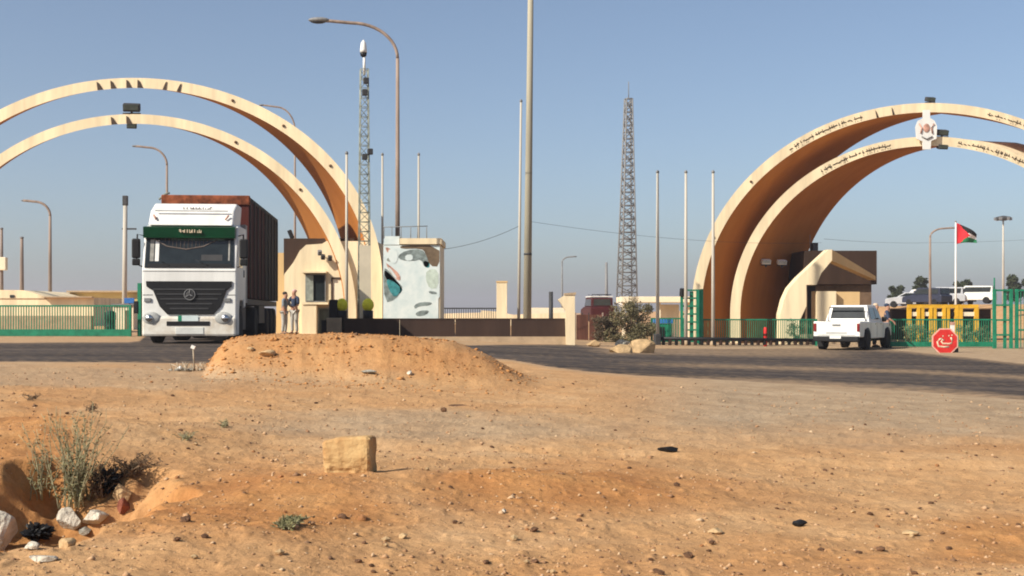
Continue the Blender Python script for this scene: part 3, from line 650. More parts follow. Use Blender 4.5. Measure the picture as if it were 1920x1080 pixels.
# ------------------------------------------------------------------ mural block
Ym = 49; xm = PX(771, Ym); zm_ = Gb(xm, Ym)
t = thing('mural_block', 'square block with a big white and teal mural on its front and cream roof slab', 'building', (xm, Ym, zm_))
def mp_(pts): return [(PX(a, Ym) - xm, 0, PZ(b, Ym) - zm_) for a, b in pts]
m = MB(); m.prism(mp_([(719, 640), (825, 640), (825, 459), (719, 459)]), (0, 3.0, 0)); m.build('wall', creamp, t)
m = MB(); m.prism([(a, -.12, c) for a, b, c in mp_([(750, 458), (828, 458), (828, 447), (750, 447)])], (0, 3.2, 0)); m.build('roof_slab', cream, t)
m = MB(); m.prism([(a, -.05, c) for a, b, c in mp_([(719, 459), (749, 459), (749, 443), (722, 443)])], (0, 2.0, 0)); m.build('parapet', whitem, t)
mur = MB(); layers = [
 (0, whitem, [(718.5, 598), (822, 598), (822, 560), (825, 556), (825, 460), (719, 460)]),
 (1, mbrown, [(751, 460), (824, 460), (824, 500), (806, 499), (798, 474), (790, 466), (751, 467)]),
 (1, sgrey, [(745, 480), (762, 469), (790, 467), (800, 478), (806, 498), (796, 502), (790, 486), (775, 490), (752, 488)]),
 (2, whitem, [(760, 478), (774, 477), (774, 488), (760, 489)]),
 (1, teal, [(794, 488), (806, 492), (805, 503), (795, 500)]),
 (1, sgrey, [(719, 502), (728, 506), (745, 528), (757, 540), (742, 562), (721, 568)]),
 (2, teal, [(724, 523), (736, 526), (754, 541), (741, 560), (729, 543)]),
 (2, pink, [(722, 492), (730, 497), (750, 514), (751, 528), (738, 520)]),
 (3, whitem, [(727, 500), (732, 502), (746, 522), (740, 521)]),
 (1, sgrey, [(776, 572), (790, 566), (812, 567), (806, 573), (786, 574), (778, 580)]),
 (1, sgrey, [(778, 588), (788, 582), (806, 582), (800, 590), (784, 594)]),
 (1, sgrey, [(803, 545), (818, 547), (820, 552), (806, 551)]), (1, pink, [(722, 462), (735, 468), (744, 480), (738, 484), (726, 474)]),
]
mats_ = [whitem, mbrown, sgrey, teal, pink]; mdl = {id(a): i for i, a in enumerate(mats_)}
def chaikin(p):
    for _ in range(1): p = [tuple(p[i][c] * (1 - f) + p[(i + 1) % len(p)][c] * f for c in (0, 1)) for i in range(len(p)) for f in (.25, .75)]
    return p
layers += [(2, whitem, [(726, 470), (740, 464), (748, 478), (742, 496), (730, 490)]), (1, greyg, [(724, 486), (734, 480), (742, 486), (738, 490), (728, 491)]), (1, mat('pale green mural paint', (.52, .60, .52), .8, .15, 5), [(800, 506), (822, 504), (822, 540), (806, 542), (798, 524)]), (1, teal, [(720, 508), (726, 508), (756, 540), (750, 552), (742, 548), (722, 520)])]
mats_.append(greyg); mats_.append(MATS['pale green mural paint']); mdl = {id(a): i for i, a in enumerate(mats_)}
for lay, mm, pts in layers:
    if lay: pts = chaikin(pts)
    if True: mur.mi = mdl[id(mm)]; mur.prism([(a, -.03 - lay * .006, c) for a, b, c in mp_(pts)], (0, .03 if lay == 0 else .0055, 0))
mur.build('mural', mats_, t)
m = MB()
for a in (720, 735, 752, 770, 783, 800): m.tube([(PX(a, 50) - xm, 1, PZ(447, 50) - zm_), (PX(a, 50) - xm, 1, PZ(426, 50) - zm_)], .018, 5)
m.tube([(PX(718, 50) - xm, 1, PZ(426, 50) - zm_), (PX(802, 50) - xm, 1, PZ(424, 50) - zm_)], .018, 5); m.build('roof_railing', grey, t)

# ------------------------------------------------------------------ right booth
Yr = 56.5; xr = PX(1560, Yr); zr = Gb(xr, Yr)
t = thing('gate_booth', 'brown gate booth with slanted cream frame, behind the white pickup', 'building', (xr, Yr, zr))
def rp(pts, dy=0): return [(PX(a, Yr + dy) - xr, dy, PZ(b, Yr + dy) - zr) for a, b in pts]
m = MB(); m.prism(rp([(1508, 470), (1644, 470), (1644, 533), (1508, 533)], 2.7), (0, 4, 0)); m.build('roof_box', brown, t)
m = MB(); m.prism(rp([(1516, 534), (1634, 534), (1634, 660), (1516, 660)], 3.0), (0, 3.2, 0)); m.build('wall', mat('brown stone wall', (.19, .12, .075), .85, .2, 2, .3), t)
m = MB(); m.prism(rp([(1462, 660), (1463, 590), (1470, 562), (1480, 540), (1497, 520), (1553, 468), (1560, 468), (1560, 488), (1540, 512), (1531, 534), (1512, 534), (1512, 574), (1500, 600), (1496, 660)]), (0, .85, 0)); m.build('left_frame', cream, t)
v = [(PX(1560.3, Yr) - xr, .0), (PX(1642, Yr + 2.3) - xr, 2.3)]
m = MB(); a0 = [(v[0][0], v[0][1], PZ(468, Yr) - zr), (v[0][0], v[0][1], PZ(489, Yr) - zr), (v[1][0], 2.3, PZ(525, Yr + 2.3) - zr), (v[1][0], 2.3, PZ(518, Yr + 2.3) - zr)]
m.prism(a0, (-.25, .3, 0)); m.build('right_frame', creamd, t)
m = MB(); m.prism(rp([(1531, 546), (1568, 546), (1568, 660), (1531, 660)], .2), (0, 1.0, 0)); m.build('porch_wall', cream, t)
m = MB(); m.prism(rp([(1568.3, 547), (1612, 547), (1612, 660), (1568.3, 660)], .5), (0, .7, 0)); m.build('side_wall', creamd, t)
m = MB(); m.prism(rp([(1514, 536), (1529, 536), (1529, 660), (1514, 660)], 1.2), (0, .07, 0)); m.build('door', black, t)
m = MB(); m.prism(rp([(1524, 455), (1534, 455), (1534, 470), (1524, 470)], 3.2), (0, .5, 0)); m.build('roof_tank', dgrey, t)
m = MB(); m.tube([rp([(1519, 472)], 3.2)[0], rp([(1519, 440)], 3.2)[0]], .015, 5); m.build('aerial', grey, t)
m = MB(); m.bb(PX(1500, Yr) - xr, PX(1652, Yr) - xr, -.1, 0.15, -.3, .45); m.build('kerb', stone, t)

# ------------------------------------------------------------------ left background halls
Yh = 84
def hall(label, pts, Y, mt, depth, extra=None, roofm=None):
    x = PX(pts[0][0], Y); z = float(base(x, Y)); t = thing('hall', label, 'building', (x, Y, z))
    P_ = [(PX(a, Y) - x, 0, PZ(b, Y) - z) for a, b in pts]; m = MB(); m.prism(P_, (0, depth, 0)); m.build('wall', mt, t)
    if extra: extra(t, x, z, Y)
    return t
def ex1(t, x, z, Y):
    for a in (23,): m = MB(); m.bb(PX(a - 4, Y) - x, PX(a + 4, Y) - x, -.06, 0, PZ(558, Y) - z, PZ(553, Y) - z); m.build('window', glass, t)
    m = MB(); m.bb(PX(-90, Y) - x, PX(88, Y) - x, -.06, .0, PZ(560, Y) - z, PZ(559, Y) - z); m.build('ledge', stone, t)
    m = MB(); m.bb(PX(82, Y) - x, PX(176, Y) - x, -.4, -.01, PZ(558, Y) - z, PZ(556, Y) - z); m.build('eave', stone, t)
hall('low cream hall with stepped roofline at far left behind the green gate', [(-160, 612), (-160, 548), (-60, 543), (42, 544), (62, 549), (84, 556), (176, 558), (176, 612)], Yh, cream, 9, ex1)
def ex2(t, x, z, Y):
    m = MB(); m.bb(PX(128, Y) - x, PX(300, Y) - x, -.4, 8, PZ(548, Y) - z, PZ(545, Y) - z); m.build('roof', stone, t)
hall('long ochre hall with flat brown roof edge left of the truck', [(131, 614), (131, 548), (298, 548), (298, 614)], 92, mat('ochre wall', (.60, .43, .17), .9, .1, .5, .2), 9, ex2)
t = hall('plain beige yard wall behind the green sliding gate', [(-200, 625), (-200, 592), (172, 592), (172, 625)], 62, stone, .3)
x = PX(232, 63); t = thing('booth', 'small white sentry hut behind the right end of the green sliding gate', 'hut', (x, 63, Gb(x, 60)))
m = MB(); m.bb(-.55, .5, 0, 1.2, -.2, 1.25, .02); m.build('wall', creamp, t); m = MB(); m.bb(.05, .3, -.03, 0, -.1, 1.0); m.build('door', mbrown, t); m = MB(); m.bb(-.62, .57, -.1, 1.3, 1.26, 1.34); m.build('roof', grey, t)
# middle background
hall('low pale buildings far behind the black railing', [(830, 612), (830, 588), (902, 586), (902, 582), (930, 584), (962, 590), (1060, 586), (1060, 612)], 110, cream, 5)
t = hall('white flat roofed shed far behind the right end of the brown wall', [(985, 612), (985, 577), (1058, 577), (1058, 612)], 125, creamp, 5)
# canopy right of bush
Yk = 62; x = PX(1165, Yk); z = Gb(x, 60); t = thing('entrance_canopy', 'long pale canopy beam on posts behind the dusty bush', 'canopy', (x, Yk, z))
m = MB(); m.bb(0, PX(1296, Yk) - x, 0, 3, PZ(567, Yk) - z, PZ(556, Yk) - z, .01); m.build('roof', creamp, t)
for a in (1168, 1235, 1292): m = MB(); m.bb(PX(a, Yk) - x, PX(a + 5, Yk) - x, .3, .5, -.2, PZ(567, Yk) - z); m.build('post', creamp, t)
m = MB(); m.bb(PX(1242, Yk) - x, PX(1286, Yk) - x, 2.5, 2.7, -.2, PZ(570, Yk) - z); m.build('wall', white, t)
x = PX(1250, 57); t = thing('turnstile', 'low green and blue booth frame left of the green gate post', 'kiosk', (x, 57, Gb(x, 57)))
m = MB(); m.bb(-.55, .25, 0, .6, -.2, .85, .02); m.build('body', green, t); m = MB(); m.bb(-.6, .3, -.05, .65, .86, 1.05, .01); m.build('top', blue, t); m = MB(); m.bb(-.45, -.1, -.04, -.001, .2, .7); m.build('panel', black, t)
x = PX(1104, 55); z = Gb(x, 55); t = thing('rusty_gate', 'rust brown sheet gate right of the flared cream pier', 'gate', (x, 55, z))
for a, b in ((-.55, -.02), (.02, .6)): m = MB(); m.bb(a, b, -.02, .03, 0, PZ(590, 55) - z); m.build('leaf', mat('rust brown sheet', (.15, .06, .04), .85, .3, 3, .2, streak=True), t)
for a in (-.6, .62): m = MB(); m.bb(a - .03, a + .03, -.04, .05, -.1, PZ(586, 55) - z); m.build('post', rust, t)

# ------------------------------------------------------------------ wheels and vehicles
def wheel(parent, x, y, r, wd, seg=22, name='wheel'):
    m = MB(); m.lathe([(r * .62, -wd / 2), (r * .9, -wd / 2), (r, -wd * .36), (r, wd * .36), (r * .9, wd / 2), (r * .62, wd / 2)], (x, y, r), 'X', seg); wh = m.build(name, rubber, parent)
    m = MB(); m.lathe([(r * .2, -wd * .40), (r * .6, -wd * .44), (r * .62, -wd * .3), (r * .62, wd * .3), (r * .6, wd * .44), (r * .2, wd * .40)], (x, y, r), 'X', seg); rm = m.build('rim', grey, wh)
    return wh
# truck: local y runs backwards, front face at y = 0 looking towards -y
Yt = 32.4; xt = PX(355, Yt); zt0 = float(base(xt, Yt)) + .012
truck = thing('truck', 'white cab-over lorry with green sun visor and dark V-shaped grille', 'truck', (xt, Yt, zt0), R(5.4))
zz = lambda py: (645 - py) / 70.9; xx = lambda px: (px - 355) / 70.9
body = MB()
body.prism([(-1.22, .10, .22), (-1.22, 0, .30), (-1.22, 0, 1.95), (-1.22, .02, 2.0), (-1.20, .28, 3.12), (-1.19, .55, 3.16), (-1.19, 2.0, 3.16), (-1.22, 2.0, 1.0), (-1.22, 1.75, .95), (-1.22, 1.55, 1.15), (-1.22, .75, 1.15), (-1.22, .6, .9), (-1.22, .6, .22)], (2.44, 0, 0))
truck_body = body.build('cab', white, truck, .03)
m = MB(); m.prism([(-1.10, .18, 3.14), (-1.10, .50, 3.55), (-1.07, .95, 3.78), (-1.07, 1.9, 3.78), (-1.12, 1.95, 3.14)], (2.2, 0, 0)); m.build('roof_fairing', white, truck, .04)
m = MB(); m.bb(-.95, .95, .36, .40, 3.53, 3.55); m.build('fairing_seam', grey, truck)
# text strokes on fairing and visor
def fake_text(parent, x0, x1, y, z, h, mt, seed, th=.02, slope=0):
    rn = random.Random(seed); m = MB(); x = x0
    while x < x1:
        wd = rn.uniform(.5, .8) * h
        if rn.random() < .8: m.box((x, y, z), (th, .012, h))
        if rn.random() < .6: m.box((x + wd * .5, y, z + rn.choice((-1, 1)) * h * .42), (wd * .8, .012, th))
        if rn.random() < .6: m.box((x + wd * .8, y, z - h * .12), (th, .012, h * .7))
        if rn.random() < .4: m.box((x + wd * .4, y, z), (wd * .6, .012, th))
        x += wd * 1.25
    return m.build('lettering', mt, parent)
fake_text(truck, xx(338), xx(392), .595, zz(389), .10, ink_and_shadow, 5, .022)
fake_text(truck, xx(336), xx(376), -.025, zz(434), .085, signw, 6, .02)
for s_ in (-1, 1): m = MB(); m.tube([(s_ * .98, .31, 3.42), (s_ * .90, .25, 3.30)], .025, 6); m.build('marker_lamp', pink, truck)
m = MB(); m.prism([(-1.19, .26, 3.12), (-1.19, -.02, 3.08), (-1.20, .04, 2.80), (-1.20, .19, 2.80)], (2.38, 0, 0)); m.build('sun_visor', greenv, truck)
# windscreen: dark surround + pane following the rake
def rake(z): return .02 + (z - 2.0) / 1.12 * .26
m = MB(); m.prism([(-1.16, rake(2.0) - .02, 2.01), (1.16, rake(2.0) - .02, 2.01), (1.14, rake(2.86) - .02, 2.86), (-1.14, rake(2.86) - .02, 2.86)], (0, .03, .0)); ws = m.build('windscreen', glass, truck)
m = MB(); m.prism([(-1.08, rake(2.02) - .035, 2.02), (1.08, rake(2.02) - .035, 2.02), (1.08, rake(2.12) - .035, 2.12), (-1.08, rake(2.12) - .035, 2.12)], (0, .01, 0)); m.build('wiper_panel', black, truck)
m = MB(); yy = lambda z: rake(z) - .03
m.tube([(-.95, yy(2.8), 2.78), (-.6, yy(2.6), 2.58), (-.1, yy(2.5), 2.50), (.35, yy(2.6), 2.58), (.7, yy(2.78), 2.76)], .014, 5)
for i in range(14): u = -.75 + i * .1; zc_ = 2.52 + .28 * ((u + .1) / .7) ** 2; m.tube([(u, yy(zc_), zc_), (u, yy(2.78), 2.80)], .006, 4)
m.build('curtain_fringe', mat('dull fringe', (.22, .17, .14), .9, .2, 9), truck)
def scr(a, b, z0_, z1_, name, mt): mm = MB(); mm.prism([(a, rake(z0_) - .028, z0_), (b, rake(z0_) - .028, z0_), (b, rake(z1_) - .028, z1_), (a, rake(z1_) - .028, z1_)], (0, .006, 0)); return mm.build(name, mt, truck)
scr(-1.03, -.93, 2.18, 2.76, 'curtain', palewin := mat('pale curtain', (.34, .33, .30), .8, .2, 6)); scr(-.90, -.80, 2.18, 2.74, 'curtain', white); scr(1.0, 1.04, 2.2, 2.74, 'curtain', palewin)
scr(-.5, .9, 2.74, 2.80, 'sun_strip', mat('grey green strip', (.10, .16, .13), .5, .3, 5)); scr(.30, .85, 2.2, 2.36, 'dashboard_reflection', dgrey)  # grey panel paints the reflection of the dash onto the glass
for s_ in (-1, 1): m = MB(); m.tube([(s_ * .5, .0, 2.05), (s_ * .5 - .45, .08, 2.28)], .012, 4); m.build('wiper', black, truck)
# grille: V shape
m = MB(); m.prism([(xx(276), -.035, zz(528)), (xx(434), -.035, zz(528)), (xx(433), -.035, zz(538)), (xx(424), -.035, zz(545)), (xx(413), -.035, zz(575)), (xx(400), -.035, zz(590)), (xx(315), -.035, zz(590)), (xx(301), -.035, zz(575)), (xx(289), -.035, zz(545)), (xx(277), -.035, zz(538))], (0, .03, 0)); gr = m.build('grille', black, truck)
m = MB()
for i in range(5): z_ = zz(543 + i * 9); hw = (1.0 - .10 * i - (.06 if i > 2 else 0)) * .93; m.bb(-hw, hw, -.05, -.036, z_ - .018, z_ + .018)
m.build('slats', dgrey, gr)
m = MB(); m.lathe([(.135, -.065), (.15, -.05), (.15, -.04)], (0.02, 0, zz(553)), 'Y', 24); m.build('badge', dgrey, gr)
m = MB()
for k in range(24):
    a0, a1 = k * math.pi / 12, (k + 1) * math.pi / 12
    m.tube([(.02 + .14 * math.cos(a0), -.07, zz(553) + .14 * math.sin(a0)), (.02 + .14 * math.cos(a1), -.07, zz(553) + .14 * math.sin(a1))], .012, 5, False)
for k in range(3): a0 = math.pi / 2 + k * 2 * math.pi / 3; m.tube([(.02, -.072, zz(553)), (.02 + .13 * math.cos(a0), -.07, zz(553) + .13 * math.sin(a0))], .011, 5)
m.build('emblem', grey, gr)
m = MB(); m.bb(-1.2, xx(288), -.006, .002, zz(554), zz(553)); m.bb(xx(425), 1.2, -.006, .002, zz(554), zz(553)); m.build('panel_gap', dgrey, truck)
m = MB(); m.bb(-1.2, 1.2, -.006, .002, zz(509.6), zz(508.8)); m.build('panel_gap', dgrey, truck)
m = MB(); m.box((0, .12, .46), (2.44, .34, .52), None, .06); m.build('bumper', mat('dusty white paint', (.70, .67, .60), .5, .18, 2.5, 0, col2=(.50, .43, .34)), truck)
m = MB(); m.bb(xx(314), xx(393), -.065, -.045, zz(611), zz(603), .005); m.build('air_slot', black, truck)
m = MB(); m.bb(xx(330), xx(382), -.065, -.045, zz(627), zz(614), .01); m.build('lower_panel', mat('off white panel', (.62, .62, .58), .5, .1, 3), truck)
m = MB(); m.bb(xx(342), xx(372), -.07, -.05, zz(602.5), zz(592)); pl = m.build('number_plate', whitem, truck)
m = MB(); m.bb(xx(335), xx(342) - .002, -.07, -.05, zz(602.5), zz(592)); m.build('plate_badge', green, pl)
for s_, c_ in ((-1, 286), (1, 418)):
    m = MB(); m.ico((xx(c_), -.035, zz(597)), (.46, .12, .34), 3); hl_ = m.build('headlight', lens, truck)
    m = MB(); m.lathe([(.09, -.06), (.11, 0)], (xx(c_) + s_ * .05, -.06, zz(597)), 'Y', 14); m.build('reflector', chrome, hl_)
    m = MB(); m.box((xx(c_) + s_ * .1, -.02, zz(563)), (.18, .03, .1), None, .01); m.build('indicator', grey, truck)
# mirrors
for s_ in (-1, 1):
    m = MB(); m.tube([(s_ * 1.2, .35, 2.86), (s_ * 1.38, .2, 2.90), (s_ * 1.40, .16, 2.1), (s_ * 1.2, .3, 2.02)], .022, 6); mr = m.build('mirror_arm', black, truck)
    m = MB(); m.box((s_ * 1.40, .14, 2.52), (.22, .12, .52), None, .04); m.box((s_ * 1.40, .14, 2.16), (.2, .12, .18), None, .03); m.build('mirror', black, mr)
    m = MB(); m.bb(s_ * 1.19 - .02, s_ * 1.19 + .04, .55, 1.45, 2.05, 2.85); m.build('side_window', glass, truck)
    m = MB(); m.tube([(s_ * 1.235, 1.5, 2.0), (s_ * 1.235, 1.5, 1.8)], .02, 6); m.build('door_handle', black, truck)
m = MB(); m.bb(-1.21, 1.21, 2.02, 2.5, 1.1, 3.3); m.build('air_deflector', mat('weathered grey panel', (.30, .27, .25), .6, .2, 2, streak=True), truck)
m = MB(); m.bb(-.45, .45, .5, 11, .75, 1.05); m.bb(-1.2, 1.2, 2.6, 11.2, 1.06, 1.22); m.build('chassis', dgrey, truck)
m = MB(); m.bb(-1.15, 1.15, 1.6, 2.6, .35, 1.0); m.build('fuel_tank', dgrey, truck)
for s_ in (-1, 1):
    wheel(truck, s_ * 1.04, 1.2, .50, .30); wheel(truck, s_ * .98, 4.6, .50, .48)
    for y_ in (8.0, 9.2, 10.4): wheel(truck, s_ * .98, y_, .50, .48, 18)
    m = MB(); m.bb(s_ * 1.05, s_ * 1.2, 5.6, 7.2, .5, 1.04); m.build('side_locker', dgrey, truck)
m = MB(); m.box((0, .5, .30), (1.7, .3, .16)); m.build('front_axle', black, truck)
# cargo box
cont = thing('cargo_box', 'tall maroon and black tarped cargo box riding behind the white cab', 'container', (xt, Yt, zt0), R(5.4))
m = MB(); m.bb(-1.2, 1.22, 2.75, 7.0, 1.25, 4.06); m.build('tarpaulin', maroon, cont)
m = MB(); m.bb(-1.2, 1.22, 7.0, 11.4, 1.25, 4.06); m.build('rear_tarpaulin', mat('black tarpaulin', (.02, .02, .022), .85, .2, 1.5, .3, streak=True), cont)
m = MB(); m.bb(-1.23, 1.25, 2.7, 2.9, 3.92, 4.19, .02); m.build('front_rail', rustc, cont)
m = MB(); m.bb(-1.21, 1.23, 2.72, 11.42, 4.065, 4.18, .03); m.build('top_cover', mat('grey green cover', (.10, .095, .075), .9, .3, 3, .4), cont)
for i in range(9): m = MB(); m.bb(1.22, 1.25, 3.0 + i * 1.02, 3.06 + i * 1.02, 1.25, 4.06); m.build('strap', black, cont)
m = MB(); m.tube([(-1.3, 2.75, 4.05), (-1.15, 2.75, 4.2), (-1.0, 2.75, 4.25)], .03, 6); m.build('tie_rope', greyg, cont)

# pickup: local +y = forward
Yq = 46.2; xq = PX(1568.5, Yq); zq = float(base(xq, Yq)) + .012
pk = thing('pickup', 'white double cab pickup seen from behind, parked at the green gate', 'pickup truck', (xq, Yq, zq), R(-30))
W2 = .88
m = MB(); m.prism([(-W2, 0, .50), (-W2, 0, 1.08), (-W2, 1.5, 1.08), (-W2, 4.9, 1.02), (-W2, 5.0, .92), (-W2, 5.05, .5), (-W2, 4.75, .45), (-W2, 4.62, .78), (-W2, 3.98, .78), (-W2, 3.85, .42), (-W2, 1.52, .42), (-W2, 1.38, .78), (-W2, .74, .78), (-W2, .60, .48)], (2 * W2, 0, 0)); m.build('body', white, pk, .035)
cab = [(1.52, 1.06), (1.60, 1.30), (1.78, 1.70), (3.0, 1.72), (3.75, 1.10), (3.75, 1.04), (1.52, 1.04)]
vsL = []; m = MB()
def cabx(z): return .84 - (z - 1.06) * .22
top = [m.bm.verts.new((-cabx(z), y, z)) for y, z in cab]; bot = [m.bm.verts.new((cabx(z), y, z)) for y, z in cab]
m.bm.faces.new(top); m.bm.faces.new(bot[::-1])
for i in range(len(cab)): j = (i + 1) % len(cab); m.bm.faces.new([top[i], bot[i], bot[j], top[j]])
bmesh.ops.recalc_face_normals(m.bm, faces=m.bm.faces); m.build('cab', white, pk, .03)
m = MB(); m.prism([(-.66, 1.545, 1.20), (.66, 1.545, 1.20), (.60, 1.69, 1.62), (-.60, 1.69, 1.62)], (0, .03, 0)); m.build('rear_window', glass, pk)
for s_ in (-1, 1):
    for a, b in (((1.85, 1.16), (2.55, 1.16)), ((2.65, 1.16), (3.40, 1.16))):
        m = MB(); zt2 = 1.60; m.prism([(s_ * (cabx(1.16) + .004), a[0], 1.16), (s_ * (cabx(1.16) + .004), b[0], 1.16), (s_ * (cabx(zt2) + .004), b[0] - (.38 if b[0] > 3 else 0), zt2), (s_ * (cabx(zt2) + .004), a[0], zt2)], (s_ * .012, 0, 0)); m.build('side_window', glass, pk)
    m = MB(); m.box((s_ * .815, -.012, .86), (.10, .05, .30), None, .015); m.build('tail_light', tail, pk)
    wheel(pk, s_ * .80, 1.06, .39, .27); wheel(pk, s_ * .80, 4.3, .39, .27)
    m = MB(); m.bb(s_ * .66, s_ * .88, .56, .59, .12, .55); m.build('mud_flap', black, pk)
    m = MB(); m.lathe([(.43, 0), (.44, .07)], (s_ * .85 - (.0 if s_ > 0 else .07), 1.06, .40), 'X', 20); m.build('wheel_arch', black, pk)
    m = MB(); m.lathe([(.43, 0), (.44, .07)], (s_ * .85 - (.0 if s_ > 0 else .07), 4.3, .40), 'X', 20); m.build('wheel_arch', black, pk)
    m = MB(); m.box((s_ * .98, 3.35, 1.16), (.18, .1, .2), None, .03); m.build('door_mirror', black, pk)
    for y_ in (2.35, 3.2): m = MB(); m.box((s_ * .89, y_, .98), (.02, .14, .03)); m.build('door_handle', chrome, pk)
    for y_ in (1.62, 2.6, 3.6): m = MB(); m.box((s_ * (W2 + .002), y_, .76), (.006, .012, .55)); m.build('door_gap', dgrey, pk)
m = MB(); m.box((0, -.01, .82), (1.40, .03, .50), None, .012); tg = m.build('tailgate', white, pk)
m = MB(); m.box((0, -.03, .66), (.78, .02, .055)); m.build('nameplate', mat('grey band', (.42, .42, .41), .5, .1, 4), tg)
m = MB(); m.box((0, -.04, .95), (.3, .03, .06), None, .01); m.build('handle', grey, tg)
m = MB(); m.box((0, -.08, .43), (1.72, .18, .20), None, .03); m.build('bumper', black, pk)
m = MB(); m.box((0, -.18, .50), (.42, .012, .12)); m.build('number_plate', white, pk)
m = MB(); m.bb(-.72, .72, .08, 1.46, 1.075, 1.09); m.build('bed_floor', dgrey, pk)
m = MB(); m.bb(-.6, .6, .1, 4.7, .3, .48); m.build('underbody', black, pk)
m = MB(); m.tube([(-.72, 1.45, 1.09), (-.66, 1.45, 1.62), (.66, 1.45, 1.62), (.72, 1.45, 1.09)], .028, 8); m.build('roll_bar', grey, pk)

# distant cars on the raised lot
def car(label, px, Y, rz, mt, kind='suv', zo=0):
    x = PX(px, Y); z = float(base(x, Y)) + zo; t = thing('parked_car', label, 'car', (x, Y, z), rz, 'cars parked on the raised lot')
    Wd = .86; L = 4.4
    prof = [(-2.2, .35), (-2.2, .95), (-2.1, 1.02), (-1.0, 1.05) if kind == 'pick' else (-2.05, 1.05), (1.0, 1.05), (2.1, .9), (2.2, .7), (2.2, .35)]
    m = MB(); m.prism([(-Wd, a, b) for a, b in prof], (2 * Wd, 0, 0)); m.build('body', mt, t, .05)
    cabp = {'suv': [(-2.0, 1.04), (-1.95, 1.68), (.5, 1.72), (1.15, 1.06)], 'pick': [(-.7, 1.04), (-.6, 1.62), (.6, 1.66), (1.2, 1.06)], 'car': [(-1.8, 1.04), (-1.1, 1.5), (.3, 1.5), (1.1, 1.04)]}[kind]
    m = MB(); m.prism([(-Wd + .1, a, b) for a, b in cabp], (2 * Wd - .2, 0, 0)); m.build('cabin', mt, t, .05)
    for s_ in (-1, 1):
        ya, yb = cabp[1][0] + .12, cabp[2][0] - .05; zt2 = cabp[1][1] - .10
        m = MB(); m.prism([(s_ * (Wd - .095), cabp[0][0] + .25, 1.12), (s_ * (Wd - .095), cabp[3][0] - .25, 1.12), (s_ * (Wd - .095), yb, zt2), (s_ * (Wd - .095), ya, zt2)], (s_ * .012, 0, 0)); m.build('side_window', glass, t)
        for y_ in (-1.4, 1.4): wheel(t, s_ * .76, y_, .34, .22, 14)
    a, b = cabp[0], cabp[1]; m = MB(); m.prism([(-.62, a[0] - .012 + (b[0] - a[0]) * .15, 1.14), (.62, a[0] - .012 + (b[0] - a[0]) * .15, 1.14), (.58, b[0] - .012 - (b[0] - a[0]) * .12, b[1] - .1), (-.58, b[0] - .012 - (b[0] - a[0]) * .12, b[1] - .1)], (0, .01, 0)); m.build('rear_window', glass, t)
    a, b = cabp[3], cabp[2]; m = MB(); m.prism([(-.64, a[0] + .012 + (b[0] - a[0]) * .1, 1.12), (.64, a[0] + .012 + (b[0] - a[0]) * .1, 1.12), (.58, b[0] + .03, b[1] - .1), (-.58, b[0] + .03, b[1] - .1)], (0, .01, 0)); m.build('windscreen', glass, t)
    return t
silver = mat('silver car paint', (.42, .43, .45), .35, .08, 2); darkp = mat('dark blue car paint', (.03, .035, .06), .3, .1, 2); redp = mat('dark red car paint', (.06, .010, .010), .5, .15, 2)
car('white station wagon on the raised lot, rightmost of the parked row', 1822, 118, R(62), white, 'suv', .1)
car('grey car on the raised lot, leftmost of the parked row', 1704, 121, R(70), silver, 'car')
car('dark blue car in the parked row next to the leftmost grey one', 1738, 116, R(35), darkp, 'suv', .1)
car('silver car in the middle of the parked row', 1768, 119, R(60), silver, 'suv')
car('black car in the parked row left of the white station wagon', 1790, 124, R(20), black, 'car')
car('white car half hidden in the parked row behind the dark blue car', 1721, 130, R(80), white, 'suv')
t = car('dark red vehicle with white roof band behind the rust brown gate', 1120, 88, R(6), redp, 'suv', .75); t['group'] = ''; del t['group']
m = MB(); m.bb(-.78, .78, -1.9, .5, 1.73, 1.80, .01); m.build('roof_panel', white, t); m = MB()
for a in (-.6, 0, .6): m.tube([(a, -1.7, 1.8), (a, .4, 1.92)], .02, 5)
m.tube([(-.7, -1.7, 1.9), (.7, -1.7, 1.9)], .03, 5); m.build('roof_rack', black, t)
x0 = PX(1672, 66); x1 = PX(1858, 66); z = float(base(x0, 66)); t = thing('retaining_wall', 'dark low retaining wall below the parked row, behind the yellow frames', 'wall', (x0, 66, z))
m = MB(); m.bb(0, x1 - x0, 0, .4, -.2, PZ(580, 66) - z); m.build('face', brownw, t); m = MB(); m.bb(-.05, x1 - x0 + .05, -.05, .45, PZ(580, 66) - z, PZ(578, 66) - z); m.build('coping', stone, t)
# yellow barriers
for i, (a, b) in enumerate(((1703, 1724), (1727, 1747), (1750, 1772), (1775, 1795), (1799, 1832))):
    Yy = 60 + .0 * i; x0 = PX(a, Yy); x1 = PX(b, Yy); z = float(base(x0, Yy)); Hh = PZ(575, Yy) - z
    t = thing('yellow_barrier', ('leftmost', 'second from left', 'middle', 'second from right', 'rightmost, widest')[i] + ' yellow portal frame in the row beyond the right railing', 'barrier', (x0, Yy, z), 0, 'yellow portal frames')
    for u in (0, x1 - x0): m = MB(); m.box((u + (.04 if u == 0 else -.04), 0, Hh / 2 - .1), (.20, .14, Hh + .1)); m.build('upright', yellow, t)
    m = MB(); m.box(((x1 - x0) / 2, 0, Hh + .02), (x1 - x0 + .08, .15, .17)); m.build('crossbeam', yellow, t)
    m = MB(); m.box(((x1 - x0) / 2, .02, Hh - .36), (x1 - x0 - .1, .06, .2)); m.build('sign_board', creamp if i != 3 else black, t)

